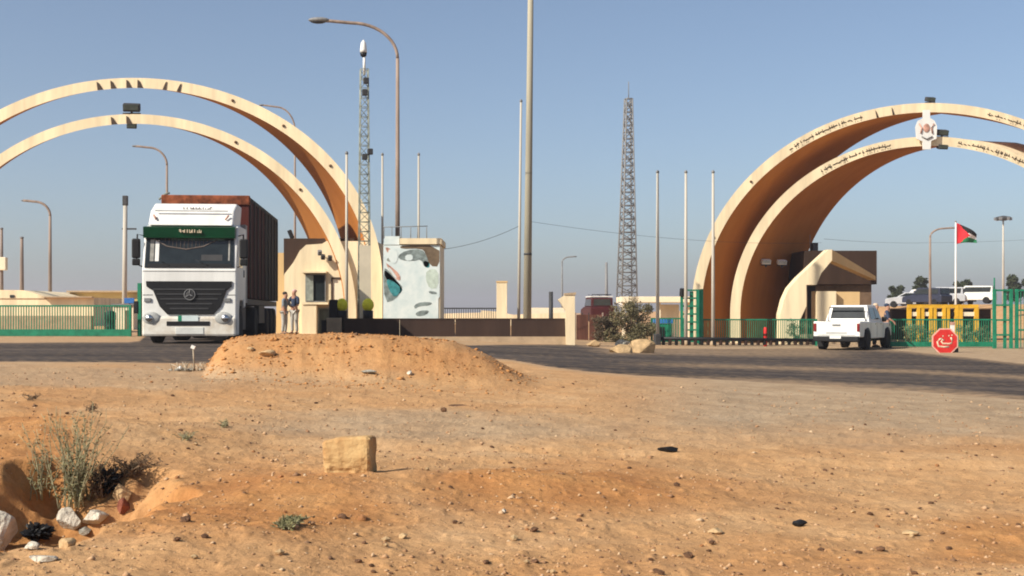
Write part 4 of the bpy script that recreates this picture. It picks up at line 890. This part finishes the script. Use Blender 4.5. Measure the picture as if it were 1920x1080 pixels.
# ------------------------------------------------------------------ red octagonal sign
Ys = 43.5; x = PX(1772, Ys); z = float(g(x, Ys))
t = thing('stop_sign', 'red octagonal stop sign with pale Arabic lettering propped low on the ground', 'sign', (x, Ys, z), R(0))
r8 = .50; cz = PZ(640, Ys) - z
oc = lambda r, y: [(r * math.cos(R(22.5 + 45 * k)), y, cz + r * math.sin(R(22.5 + 45 * k))) for k in range(8)]
m = MB(); m.prism(oc(r8, 0), (0, .03, 0)); m.build('border', mat('pale pink sign rim', (.72, .42, .33), .6, .12, 9), t)
m = MB(); m.prism(oc(r8 * .90, -.008), (0, .007, 0)); m.build('face', red, t)
m = MB(); yv = -.03
m.tube([(.20, yv, cz + .14), (.25, yv, cz + .04), (.23, yv, cz - .06), (.12, yv, cz - .09), (.02, yv, cz - .08), (-.08, yv, cz - .08), (-.14, yv, cz + .0), (-.10, yv, cz + .07), (-.03, yv, cz + .03)], .033, 6)
m.tube([(-.10, yv, cz + .10), (-.20, yv, cz + .08), (-.28, yv, cz - .02), (-.24, yv, cz - .17), (-.05, yv, cz - .20), (.14, yv, cz - .19)], .035, 6)
for a, b in ((.13, .20), (.24, .22), (-.08, .19)): m.ico((a, yv, cz + b), (.06, .02, .06), 1)
for v in m.bm.verts: v.co.y = -.012 + (v.co.y - yv) * .15
m.build('lettering', signw, t)
m = MB(); m.bb(.22, .36, .04, .12, .05, cz + r8 + .18, .01); m.build('stand', white, t)
m = MB(); m.bb(.28, .50, .05, .4, -.03, .16, .02); m.build('base_block', black, t)
m = MB(); m.bb(.21, .37, .035, .125, cz + r8 + .08, cz + r8 + .185); m.build('stand_cap', pink, t)

# ------------------------------------------------------------------ flag
Yfg = 90; x, z0 = pole_base(1792, Yfg); zt_ = PZ(417, Yfg)
pole('flagpole', 'white flagpole flying the flag at right', 'flagpole', 1792, Yfg, 417, .09, .05, white)
nu, nv = 26, 14; verts = []; m = MB(); gridv = []
Wf, Hf = 1.85, 1.55
for i in range(nu + 1):
    row = []
    for j in range(nv + 1):
        u, v = i / nu, j / nv
        xx_ = Wf * (u * .82 + .0 * v); zz_ = -Hf * (v * (1 - .58 * u)) - .80 * u ** 1.3 * (1 - .0 * v)
        yy_ = .16 * math.sin(u * 7 + v * 2.2) * (.2 + u)
        row.append(m.bm.verts.new((xx_, yy_, zz_)))
    gridv.append(row)
for i in range(nu):
    for j in range(nv):
        f = m.bm.faces.new([gridv[i][j], gridv[i + 1][j], gridv[i + 1][j + 1], gridv[i][j + 1]]); f.smooth = True
        u, v = (i + .5) / nu, (j + .5) / nv
        f.material_index = 0 if u < .52 * (1 - abs(2 * v - 1)) + .14 else (1 if v < 1 / 3 else (2 if v < 2 / 3 else 3))
fl = m.build('flag', [mat('flag red', (.62, .03, .04), .8, .05), mat('flag black', (.015, .015, .015), .8, .05), mat('flag white', (.75, .75, .75), .8, .05), mat('flag green', (.02, .17, .07), .8, .05)])
fl.location = (x + .07, Yfg, zt_ - .05); so_ = fl.modifiers.new('thick', 'SOLIDIFY'); so_.thickness = .01
tag(fl, 'red, black, white and green flag drooping from its pole at right', 'flag')

# ------------------------------------------------------------------ people
def person(label, px, Y, shirt, trou, hair=black, H=1.72, rz=0, arms=((.0, 0), (.0, 0)), bag=None, tilt=0.0):
    x = PX(px, Y); z = Gb(x, Y); t = thing('person', label, 'person', (x, Y, z), rz)
    k = H / 1.72 * 1.03
    def skinmesh(name, chains, mt, parent, root=(0, 0, .95), sub=1):
        vs = {}; vl = []; rl = []; es = []
        def V(p, r):
            key = tuple(round(c, 4) for c in p)
            if key not in vs: vs[key] = len(vl); vl.append(tuple(c * k for c in p)); rl.append(r * k)
            return vs[key]
        for ch in chains:
            prev = None
            for p, r in ch:
                i = V(p, r)
                if prev is not None and (prev, i) not in es: es.append((prev, i))
                prev = i
        me = bpy.data.meshes.new(name); me.from_pydata(vl, es, []); me.materials.append(mt); o = bpy.data.objects.new(name, me); C.objects.link(o); o.parent = parent
        o.modifiers.new('skin', 'SKIN'); o.modifiers.new('sub', 'SUBSURF').levels = sub; o.modifiers['sub'].render_levels = sub
        for i, r in enumerate(rl):
            sv = me.skin_vertices[0].data[i]; sv.radius = (r, r); sv.use_root = (i == 0)
        o.modifiers['skin'].use_smooth_shade = True
        return o
    pel = ((0, 0, .95), .12); chest = ((0, -.01 + tilt * .5, 1.28), .135); nb_ = ((0, tilt, 1.44), .075); nk = ((0, -.01 + tilt, 1.52), .055); hd0 = ((0, -.02 + tilt, 1.58), .075); hd1 = ((0, -.02 + tilt, 1.66), .082); hd2 = ((0, -.01 + tilt, 1.70), .055)
    chains = [[pel, ((0, 0, 1.1), .115), chest, nb_, nk, hd0, hd1, hd2], [hd0, ((0, -.105 + tilt, 1.60), .018)]]
    ch_s = [[pel, ((0, 0, 1.1), .13), chest, nb_]]; ch_t = []
    for s_, (fw, ou) in zip((-1, 1), arms):
        sh = ((s_ * .17, tilt, 1.42), .06); el = ((s_ * (.23 + ou), -.04 - fw * .12 + tilt, 1.14), .043); wr = ((s_ * (.22 + ou * .6), -.10 - fw * .32, .92 + fw * .25), .030); pm = ((s_ * (.22 + ou * .6), -.12 - fw * .36, .85 + fw * .24), .034)
        chains.append([nb_, sh, el, wr, pm])
        for fi, (dx_, ln) in enumerate(((-.03, .07), (-.010, .08), (.010, .085), (.03, .07))):
            chains.append([pm, ((pm[0][0] + dx_, pm[0][1] - .02, pm[0][2] - .045), .0095), ((pm[0][0] + dx_, pm[0][1] - .035, pm[0][2] - ln), .008)])
        chains.append([wr, ((wr[0][0] - s_ * .04, wr[0][1] - .02, wr[0][2] - .04), .010), ((wr[0][0] - s_ * .05, wr[0][1] - .035, wr[0][2] - .075), .009)])
        hp = ((s_ * .09, 0, .88), .09); kn = ((s_ * .10, -.02, .48), .06); an = ((s_ * .11, .02, .09), .042); to = ((s_ * .12, -.14, .04), .035)
        chains.append([pel, hp, kn, an, to])
        ch_s.append([nb_, (sh[0], .072), (el[0], .058)])
        ch_t.append([((0, 0, .96), .125), (hp[0], .105), (kn[0], .078), (an[0], .062)])
    skinmesh('body', chains, skin, t); skinmesh('shirt', ch_s, shirt, t); skinmesh('trousers', ch_t, trou, t)
    m = MB(); m.ico((0, (.012 + tilt) * k, 1.69 * k), (.185 * k, .21 * k, .15 * k), 2); m.build('hair', hair, t)
    for s_ in (-1, 1): m = MB(); m.box((s_ * .12 * k, -.05 * k, .035), (.09, .27, .07), None, .02); m.build('shoe', black, t)
    return t
navy = mat('navy cloth', (.035, .05, .09), .9, .15, 8); slate = mat('slate blue cloth', (.10, .13, .19), .9, .15, 8); palec = mat('pale trousers cloth', (.42, .40, .36), .9, .12, 8); tanc = mat('tan shirt cloth', (.55, .42, .30), .9, .1, 8); darkc = mat('dark trousers cloth', (.04, .045, .05), .9, .12, 8); pinkc = mat('pink headscarf cloth', (.58, .36, .32), .9, .1, 10)
person('person in washed grey shirt and pale trousers standing near the booth, left of the pair', 533, 48.2, mat('washed grey cloth', (.22, .25, .28), .9, .2, 8), palec, black, 1.60, R(70), ((.1, .0), (.8, .0)), None, -.04)
person('person with pink head covering and dark blue top near the booth, right of the pair', 552, 48.8, navy, palec, pinkc, 1.70, R(-25), ((.4, .04), (.6, .02)))
person('person in tan shirt leaning at the far side of the pickup', 1640, 51.2, tanc, darkc, tanc, 1.74, R(60), ((.8, .0), (.3, .05)), None, -.05)
person('person in dark navy clothes standing by the pickup cab', 1663, 50.0, navy, darkc, navy, 1.72, R(70), ((.5, .02), (.5, .02)))

# ------------------------------------------------------------------ plants
def leaves(n, shape, size, rn, droop=.3):
    """n small leaf quads scattered by shape() -> (pos, outward)"""
    co_ = []; fc = []
    for i in range(n):
        p, _o = shape(rn); s_ = size * rn.uniform(.6, 1.4); d = Vector((rn.gauss(0, 1), rn.gauss(0, 1), rn.gauss(0, .8))).normalized(); e = d.cross(Vector((rn.gauss(0, 1), rn.gauss(0, 1), rn.gauss(0, 1)))).normalized()
        b = len(co_); co_ += [p - d * s_, p + e * s_ * .42, p + d * s_, p - e * s_ * .42]; fc.append((b, b + 1, b + 2, b + 3))
    return co_, fc
def leafmesh(name, co_, fc, mt, parent):
    me = bpy.data.meshes.new(name); me.from_pydata([tuple(c) for c in co_], [], fc); me.materials.append(mt); o = bpy.data.objects.new(name, me); C.objects.link(o); o.parent = parent; return o
def clump_tree(name, label, cat, px, Y, wpx, hpx, trunk, nl, size, mt, seed, group=None, base_py=None, thin=False):
    rn = random.Random(seed); x = PX(px, Y); z = float(base(x, Y)) if Y > 60 else Gb(x, Y); k = Y / F
    t = thing(name, label, cat, (x, Y, z), 0, group); H = hpx * k if not base_py else (PZ(base_py, Y) - z); Wd = wpx * k
    cl = []
    for i in range(22):
        a = rn.uniform(0, 2 * math.pi); rr_ = rn.random() ** .6 * Wd * .42; hz = trunk * H + rn.random() * (1 - trunk) * H * .9
        cl.append((Vector((rr_ * math.cos(a), rr_ * math.sin(a), hz)), Wd * rn.uniform(.10, .22)))
    def shp(r_):
        c_, s_ = r_.choice(cl); v = Vector((r_.gauss(0, 1), r_.gauss(0, 1), r_.gauss(0, .8))).normalized() * s_ * r_.random() ** .45; p = c_ + v; p.z = max(p.z, .03); return p, v
    m = MB(); m.tube([(0, 0, -.2), (.02, 0, trunk * H * .6), (.0, .02, max(trunk, .3) * H)], [Wd * .035, Wd * .025, Wd * .018], 7)
    for c_, s_ in cl: m.tube([(0, 0, trunk * H * .5), (c_.x * .5, c_.y * .5, c_.z * .6), c_], [Wd * .015, Wd * .009, Wd * .003], 5)
    m.build('trunk', twig, t); co_, fc = leaves(nl, shp, size, rn); leafmesh('crown', co_, fc, mt, t); return t
clump_tree('dry_bush', 'large dusty olive bush behind the pale rocks in the middle right', 'bush', 1183, 52.5, 100, 66, .04, 9500, .05, leafd, 5, None, 566)
clump_tree('dry_bush', 'lower grey brown bush left of the large dusty bush', 'bush', 1135, 53.2, 60, 38, .04, 3200, .05, mat('dry brown leaves', (.15, .115, .07), .85, .35, 4), 6, None, 592)
for i, (px_, w_, top, lab) in enumerate(((1680, 30, 538, 'round dark tree left of the parked row, above the railing'), (1729, 34, 520, 'ragged palm like tree behind the middle of the parked row'), (1806, 30, 524, 'dark tree rising left of the white station wagon'), (1907, 46, 516, 'dark tree behind the green gate frame at far right'), (1716, 16, 548, 'small dark shrub between the parked cars at left'))):
    clump_tree('distant_tree', lab, 'tree', px_, 165, w_, 50, .3, 2600, .26, leaft, 30 + i, 'dark trees beyond the raised lot', top)
clump_tree('dry_bush', 'low dusty green bush behind the railing left of the pickup', 'bush', 1493, 55.2, 44, 30, .05, 900, .045, leafd, 50, None, 588)
for i, (a, tp_) in enumerate(((1700, 606), (1730, 604), (1808, 602), (1838, 606))):
    clump_tree('roadside_shrub', ('shrub seen through the right railing near the pickup', 'shrub seen through the right railing under the yellow frames', 'shrub seen through the railing just right of the red sign', 'shrub seen through the railing near the green gate frame')[i], 'shrub', a, 54 + .3 * i, 40, 26, .05, 800, .045, leafd if i % 2 else leafg, 70 + i, 'shrubs behind the right railing', tp_)

def solve(px, py):
    Ys_ = 1 / np.linspace(1 / 3.0, 1 / 60., 2400); Xs_ = (px - 960) / F * Ys_
    hit = np.nonzero(ZC - (py - HOR) / F * Ys_ <= g(Xs_, Ys_, False))[0]
    Y = float(Ys_[hit[0]]) if len(hit) else 55.0
    return PX(px, Y), Y
# foreground weed
def weed(label, px, py, h, spread, nst, seed, mt, leafsize=.014, lv=26, name='desert_weed'):
    rn = random.Random(seed); x, Y0 = solve(px, py); t = thing(name, label, 'plant', (x, Y0, G(x, Y0)))
    m = MB(); co_ = []; fc = []
    for i in range(nst):
        a = rn.uniform(0, 2 * math.pi); ln = h * rn.uniform(.45, 1.0); sp = spread * rn.uniform(.15, 1); bx = rn.uniform(-1, 1) * spread * .25; by = rn.uniform(-1, 1) * .10
        P_ = [Vector((bx + sp * math.cos(a) * u ** 1.4 + .015 * rn.gauss(0, 1) * u, by + sp * .6 * math.sin(a) * u ** 1.4, ln * u)) for u in [k / 7 for k in range(8)]]
        m.tube(P_, [.0032 * (1 - .75 * k / 7) + .0005 for k in range(8)], 4)
        for j in range(lv):
            u = rn.uniform(.12, 1) * 7; k0 = min(int(u), 6); p = P_[k0].lerp(P_[k0 + 1], u - k0); s_ = leafsize * rn.uniform(.5, 1.5) * (1.25 - .6 * u / 7)
            d = Vector((rn.gauss(0, 1), rn.gauss(0, 1), rn.gauss(.5, .6))).normalized(); e = d.cross(Vector((rn.gauss(0, 1), rn.gauss(0, 1), rn.gauss(0, 1)))).normalized(); b = len(co_)
            co_ += [p, p + d * s_ + e * s_ * .35, p + d * s_ * 2.1, p + d * s_ - e * s_ * .35]; fc.append((b, b + 1, b + 2, b + 3))
    m.build('stems', twig if mt is not leafg else mat('grey green stem', (.36, .33, .20), .9, .2, 8), t); leafmesh('leaves', co_, fc, mt, t); return t
weed('tall sparse grey green weed growing from the hollow at lower left', 140, 950, .60, .26, 60, 3, leafg, .0105, 36)
weed('thin outlying stems left of the tall weed', 78, 940, .50, .20, 14, 4, leafg, .011, 24)
weed('dry brown low weed at the right lip of the hollow', 250, 895, .13, .20, 50, 6, mat('dead leaves', (.16, .10, .06), .9, .3, 9), .012, 16)
weed('dry brown twigs beside the dark pit in the hollow', 190, 930, .22, .16, 44, 8, MATS['dead leaves'], .012, 14)
weed('flat little green tuft on the sand below the square block', 543, 990, .03, .085, 50, 9, leafg, .011, 16, 'grass_tuft')
for i, (a, b) in enumerate(((170, 770), (60, 752), (350, 824), (420, 800))):
    weed(('faint dry tuft above the tall weed', 'faint dry tuft at the left edge above the orange slope', 'tiny dry tuft left of the square block, lower', 'tiny dry tuft left of the square block, upper')[i], a, b, .07, .08, 16, 90 + i, MATS['dead leaves'] if i < 2 else leafg, .009, 9, 'dry_tuft')

# ------------------------------------------------------------------ rocks and litter
def rock(name, label, cat, px, py, wpx, hpx, mt, seed, dep=.9, group=None, sub=3, sink=.2, crum=0.0):
    x, Y = solve(px, py); k = Y / F; random.seed(seed); rn = random.Random(seed)
    bm = bmesh.new(); bmesh.ops.create_icosphere(bm, subdivisions=sub, radius=.5)
    pl_ = [(Vector((rn.gauss(0, 1), rn.gauss(0, 1), rn.gauss(0, .8))).normalized(), rn.uniform(.26, .42)) for _ in range(11)]
    for v in bm.verts:
        for n_, d_ in pl_:
            e = v.co.dot(n_) - d_
            if e > 0: v.co -= n_ * e
        v.co *= 1 + rn.uniform(-.02, .02) + crum * (abs(mn.noise(v.co * 5)) - .3)
    bb_ = [max(abs(v.co[i]) for v in bm.verts) for i in range(3)]
    for v in bm.verts: v.co = Vector((v.co.x / bb_[0] * wpx * k / 2, v.co.y / bb_[1] * wpx * k / 2 * dep, v.co.z / bb_[2] * hpx * k / 2))
    me = bpy.data.meshes.new(name); bm.to_mesh(me); bm.free(); me.materials.append(mt); o = bpy.data.objects.new(name, me); C.objects.link(o)
    o.location = (x, Y, G(x, Y) + hpx * k * (.5 - sink)); o.rotation_euler = (0, 0, 0); return tag(o, label, cat, group)
# square block
x, Y0 = solve(652, 889); k = Y0 / F
bm = bmesh.new(); bmesh.ops.create_cube(bm, size=1); bmesh.ops.subdivide_edges(bm, edges=bm.edges, cuts=14, use_grid_fill=True); rn = random.Random(4)
for v in bm.verts:
    c = v.co.copy(); f = abs(c.x) > .49, abs(c.y) > .49, abs(c.z) > .49
    e = sum(1 for q_ in (abs(c.x), abs(c.y), abs(c.z)) if q_ > .44)
    v.co *= 1 - .045 * max(0, e - 1) + .05 * mn.noise(c * 3.1) + .018 * mn.noise(c * 17)
    if v.co.z < -.05 and v.co.y < 0: v.co.y += (.10 + .09 * mn.noise(c * 6)) * min(1, (-.05 - v.co.z) * 3)
    if v.co.x < -.2: v.co.z -= (-.2 - v.co.x) * .25 * (1 if v.co.z > 0 else 0)
    v.co = Vector((v.co.x * 90 * k, v.co.y * .20, v.co.z * 72 * k))
me = bpy.data.meshes.new('stone_block'); bm.to_mesh(me); bm.free(); me.materials.append(mat('sandy cut block', (.50, .335, .155), .95, .12, 5, .6, col2=(.36, .19, .075)))
o = bpy.data.objects.new('stone_block', me); C.objects.link(o); o.location = (x, Y0 + .10, G(x, Y0 + .1) + 30 * k); o.rotation_euler = (R(-3), R(-2), R(-5)); tag(o, 'squared sandy building block lying alone on the sand in the foreground', 'block')
for a in [
 ('rock', 'bright white boulder cut off at the lower left picture edge', 'rock', 0, 1030, 64, 88, rockw, 11, 1.0),
 ('rock', 'pitted grey white rock under the tall weed', 'rock', 128, 990, 52, 46, rockw, 12, .8),
 ('rock', 'small pale angular rock right of the pitted grey one', 'rock', 178, 985, 46, 30, rockw, 13, .9),
 ('rock', 'tan wedge shaped rock at the right lip of the hollow', 'rock', 228, 945, 36, 44, rockm, 14, .6),
 ('rock', 'dull red stone in the right lip of the hollow', 'rock', 232, 962, 26, 34, mat('dull red stone', (.24, .08, .05), .9, .2, 12, .5), 15, .9),
 ('rock', 'rounded brown stone at the bottom of the hollow', 'rock', 126, 1025, 34, 26, rockm, 16, .9),
 ('rock', 'small cream stone in front of the dark pit', 'rock', 62, 1030, 30, 20, rockw, 17, .9),
 ('rock', 'flat pinkish slab shard in front of the dark pit', 'rock', 78, 1048, 60, 12, rockw, 18, .5),
 ('rock', 'grey rubble piece by the bottom of the hollow', 'rock', 160, 1005, 26, 18, rockg, 19, .9),
 ('plastic_bag', 'crumpled black plastic bag in the hollow beside the red stone', 'litter', 200, 925, 62, 70, black, 33, .9, None, 4, .25, 1.4),  # this and the next black lump stand in for deep shade among the rocks
 ('plastic_bag', 'crumpled black plastic bag between the white boulder and the pitted rock', 'litter', 66, 1012, 74, 48, black, 34, .9, None, 4, .3, 1.4),  # black lump standing in for deep shade among the rocks
 ('rock', 'long pale flat rock half buried on the dirt mound', 'rock', 500, 668, 34, 16, rockm, 21, 1.0),
 ('rock', 'small tan rock on the dirt mound left of the flat one', 'rock', 470, 658, 14, 10, rockm, 22, 1.0),
 ('rock', 'left half of the pale squared rocks before the dusty bush', 'rock', 1164, 666, 46, 26, rockm, 23, .8),
 ('rock', 'right, larger half of the pale squared rocks before the dusty bush', 'rock', 1204, 666, 52, 38, rockm, 24, .8),
 ('rock', 'low sandy lump between pier and pale squared rocks', 'rock', 1112, 650, 28, 16, rockm, 25, .8),
 ('rock', 'grey lump behind the pale squared rocks', 'rock', 1168, 650, 30, 20, rockg, 26, .8),
 ('rock', 'white stone glinting at the foot of the dirt mound, right side', 'rock', 768, 705, 11, 9, rockw, 27, .9),
 ('rock', 'small white stone in the foreground centre', 'rock', 945, 961, 10, 10, rockw, 28, .9),
 ('rock', 'pale flat stone low in the foreground right of centre', 'rock', 1340, 1000, 30, 14, rockm, 29, .9),
 ('rock', 'pale yellow flat stone at lower right', 'rock', 1705, 1003, 36, 12, rockm, 30, .9),
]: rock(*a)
mpx = [('dark crumpled rubber scrap on the sand right of centre', 1254, 846, 44, 12), ('black flat tin shaped scrap lying at lower right', 1497, 986, 34, 16), ('dark brown clod left of the track, below the mound', 833, 774, 14, 10), ('grey plastic scrap at the foot of the mound', 690, 700, 34, 7), ('thin dark strip lying below the mound', 860, 760, 40, 4)]
for i, (lab, a, b, w_, h_) in enumerate(mpx):
    o = rock('scrap', lab, 'litter', a, b, w_, h_, black if i < 2 else (stoneb if i in (2, 4) else rockg), 60 + i, .5, None, 3, .12)
# rubbish by the left end of the mound
x, Y0 = solve(362, 696); t = thing('rubbish_heap', 'small heap of pale twiggy rubbish at the left end of the dirt mound', 'rubbish', (x, Y0, G(x, Y0))); k = Y0 / F
m = MB(); rn = random.Random(2)
for i in range(46): p = Vector((rn.gauss(-.05, .17), rn.gauss(0, .1), 0)); m.tube([p, p + Vector((rn.gauss(0, .07), rn.gauss(0, .05), rn.uniform(.02, .14)))], .006, 4)
m.tube([(.02, 0, 0), (.0, 0, .34)], .012, 5); m.build('twigs', mat('bleached twigs', (.45, .38, .28), .9, .3, 9), t)
m = MB()
for i in range(14): m.ico((rn.gauss(-.05, .16), rn.gauss(0, .08), .02), (.07, .05, .04), 1, .2)
m.build('lumps', rockg, t); m = MB(); m.box((.0, 0, .36), (.06, .04, .05), (0, .4, 0)); m.ico((-.2, 0, .04), (.1, .06, .06), 1, .2); m.build('paper', white, t)

# counted stones
protos = []
for i in range(8):
    o = rock('stone', 'small stone lying loose on the open sand', 'stone', 900, 900, 12, 8, (stoneb, rockm, stoneb, stoneb, stoneb, mat('orange stone', (.36, .17, .07), .95, .2, 14, .5), stoneb, rockm)[i], 200 + i, .9, 'loose stones on the sand', 1); protos.append(o)
rn = random.Random(12); n = 0
while n < 120:
    py = 700 + 380 * rn.random() ** .8; px = rn.uniform(-20, 1940)
    if py > 860 and px < 330: continue
    if 600 < px < 720 and 820 < py < 900: continue
    x, Y0 = solve(px, py)
    if Y0 > float(road_near(x / Y0)) - .3: continue
    o = protos[n] if n < 8 else protos[rn.randrange(8)].copy()
    if n >= 8: C.objects.link(o)
    s_ = rn.choice((.6, .7, .8, 1.0, 1.0, 1.35)) * 7.4 / 7.4; o.scale = (s_, s_, s_); o.rotation_euler = (0, 0, rn.uniform(0, 6.28)); o.location = (x, Y0, G(x, Y0) + .006 * s_); n += 1
# uncountable gravel
NG = 11000
gy = 1 / RNG.uniform(1 / 20., 1 / 4.2, NG); gx = RNG.uniform(-.46, .46, NG) * gy
dens = fbm(gx / .8, gy / .8, 81, 3) + RNG.uniform(-.35, .35, NG)
ok = (gy < road_near(gx / gy) - .25) & (dens > -.05); gx, gy = gx[ok], gy[ok]; n = len(gx)
gz_ = g(gx, gy); sz = np.clip(RNG.lognormal(-4.95, .45, n), .003, .024) * (.6 + gy / 14)
octv = np.array([[1, 0, 0], [0, 1, 0], [-1, 0, 0], [0, -1, 0], [0, 0, 1], [0, 0, -1]], float)
octf = np.array([[0, 1, 4], [1, 2, 4], [2, 3, 4], [3, 0, 4], [1, 0, 5], [2, 1, 5], [3, 2, 5], [0, 3, 5]])
jit = RNG.uniform(.6, 1.3, (n, 6, 3)); sc3 = np.stack([RNG.uniform(.6, 1.3, n), RNG.uniform(.6, 1.3, n), RNG.uniform(.4, .8, n)], -1)
P3 = octv[None] * jit * sc3[:, None, :] * sz[:, None, None]
th = RNG.uniform(0, 6.28, n); cth, sth = np.cos(th)[:, None], np.sin(th)[:, None]
Px = P3[:, :, 0] * cth - P3[:, :, 1] * sth + gx[:, None]; Py = P3[:, :, 0] * sth + P3[:, :, 1] * cth + gy[:, None]; Pz = P3[:, :, 2] + (gz_ + sz * .15)[:, None]
V3 = np.stack([Px, Py, Pz], -1).reshape(-1, 3); F3 = (octf[None] + 6 * np.arange(n)[:, None, None]).reshape(-1, 3)
NC = 9000
cy_ = RNG.uniform(15.2, 19.4, NC); cx_ = (RNG.uniform(375, 1010, NC) - 960) / F * cy_
ch = g(cx_, cy_) - base(cx_, cy_); okc = (ch > RNG.uniform(-.03, .06, NC)) & (fbm(cx_ / .5, cy_ / .4, 95, 3) + RNG.uniform(-.2, .2, NC) > .0); cx_, cy_ = cx_[okc], cy_[okc]; nc = len(cx_)
sc_ = np.clip(RNG.lognormal(-4.75, .6, nc), .004, .05)
C3 = octv[None] * RNG.uniform(.6, 1.3, (nc, 6, 3)) * np.stack([RNG.uniform(.7, 1.6, nc), RNG.uniform(.7, 1.3, nc), RNG.uniform(.4, .8, nc)], -1)[:, None, :] * sc_[:, None, None] + np.stack([cx_, cy_, g(cx_, cy_) + sc_ * .1], -1)[:, None, :]
cf = (octf[None] + 6 * np.arange(nc)[:, None, None]).reshape(-1, 3)
clods = np_mesh('soil_clods', C3.reshape(-1, 3), cf, [mat('orange clods', (.44, .215, .078), .95, .12, 3, 0, col2=(.34, .15, .05))], False); tag(clods, 'crumbly orange clods covering the dirt mound', 'soil clods', None, 'stuff')
gm2 = bpy.data.materials.new('mixed gravel'); gm2.use_nodes = True; t_ = gm2.node_tree; b_ = t_.nodes['Principled BSDF']; b_.inputs['Roughness'].default_value = .95
ge = t_.nodes.new('ShaderNodeNewGeometry'); cr_ = t_.nodes.new('ShaderNodeValToRGB'); t_.links.new(ge.outputs['Random Per Island'], cr_.inputs[0]); e = cr_.color_ramp.elements
e[0].position = 0; e[0].color = (.12, .065, .035, 1); e[1].position = 1; e[1].color = (.47, .34, .21, 1)
for p_, c_ in ((.25, (.26, .14, .07)), (.6, (.38, .21, .10)), (.9, (.46, .30, .17))): q_ = e.new(p_); q_.color = (*c_, 1)
t_.links.new(cr_.outputs[0], b_.inputs['Base Color'])
gv = np_mesh('gravel', V3, F3, [gm2], False); tag(gv, 'loose gravel scattered over the sandy foreground', 'gravel', None, 'stuff')

# haze
hb = MB(); hb.bb(-3300, 3300, -3300, 3300, -8, 46); hz = hb.build('haze', []); tag(hz, None, None, None, 'stuff')
hm = bpy.data.materials.new('desert haze'); hm.use_nodes = True; ht = hm.node_tree; ht.nodes.clear(); pv = ht.nodes.new('ShaderNodeVolumePrincipled'); ho = ht.nodes.new('ShaderNodeOutputMaterial')
pv.inputs['Color'].default_value = (.93, .88, .92, 1); pv.inputs['Density'].default_value = .0006; pv.inputs['Anisotropy'].default_value = .3
ht.links.new(pv.outputs[0], ho.inputs['Volume']); hz.data.materials.append(hm)
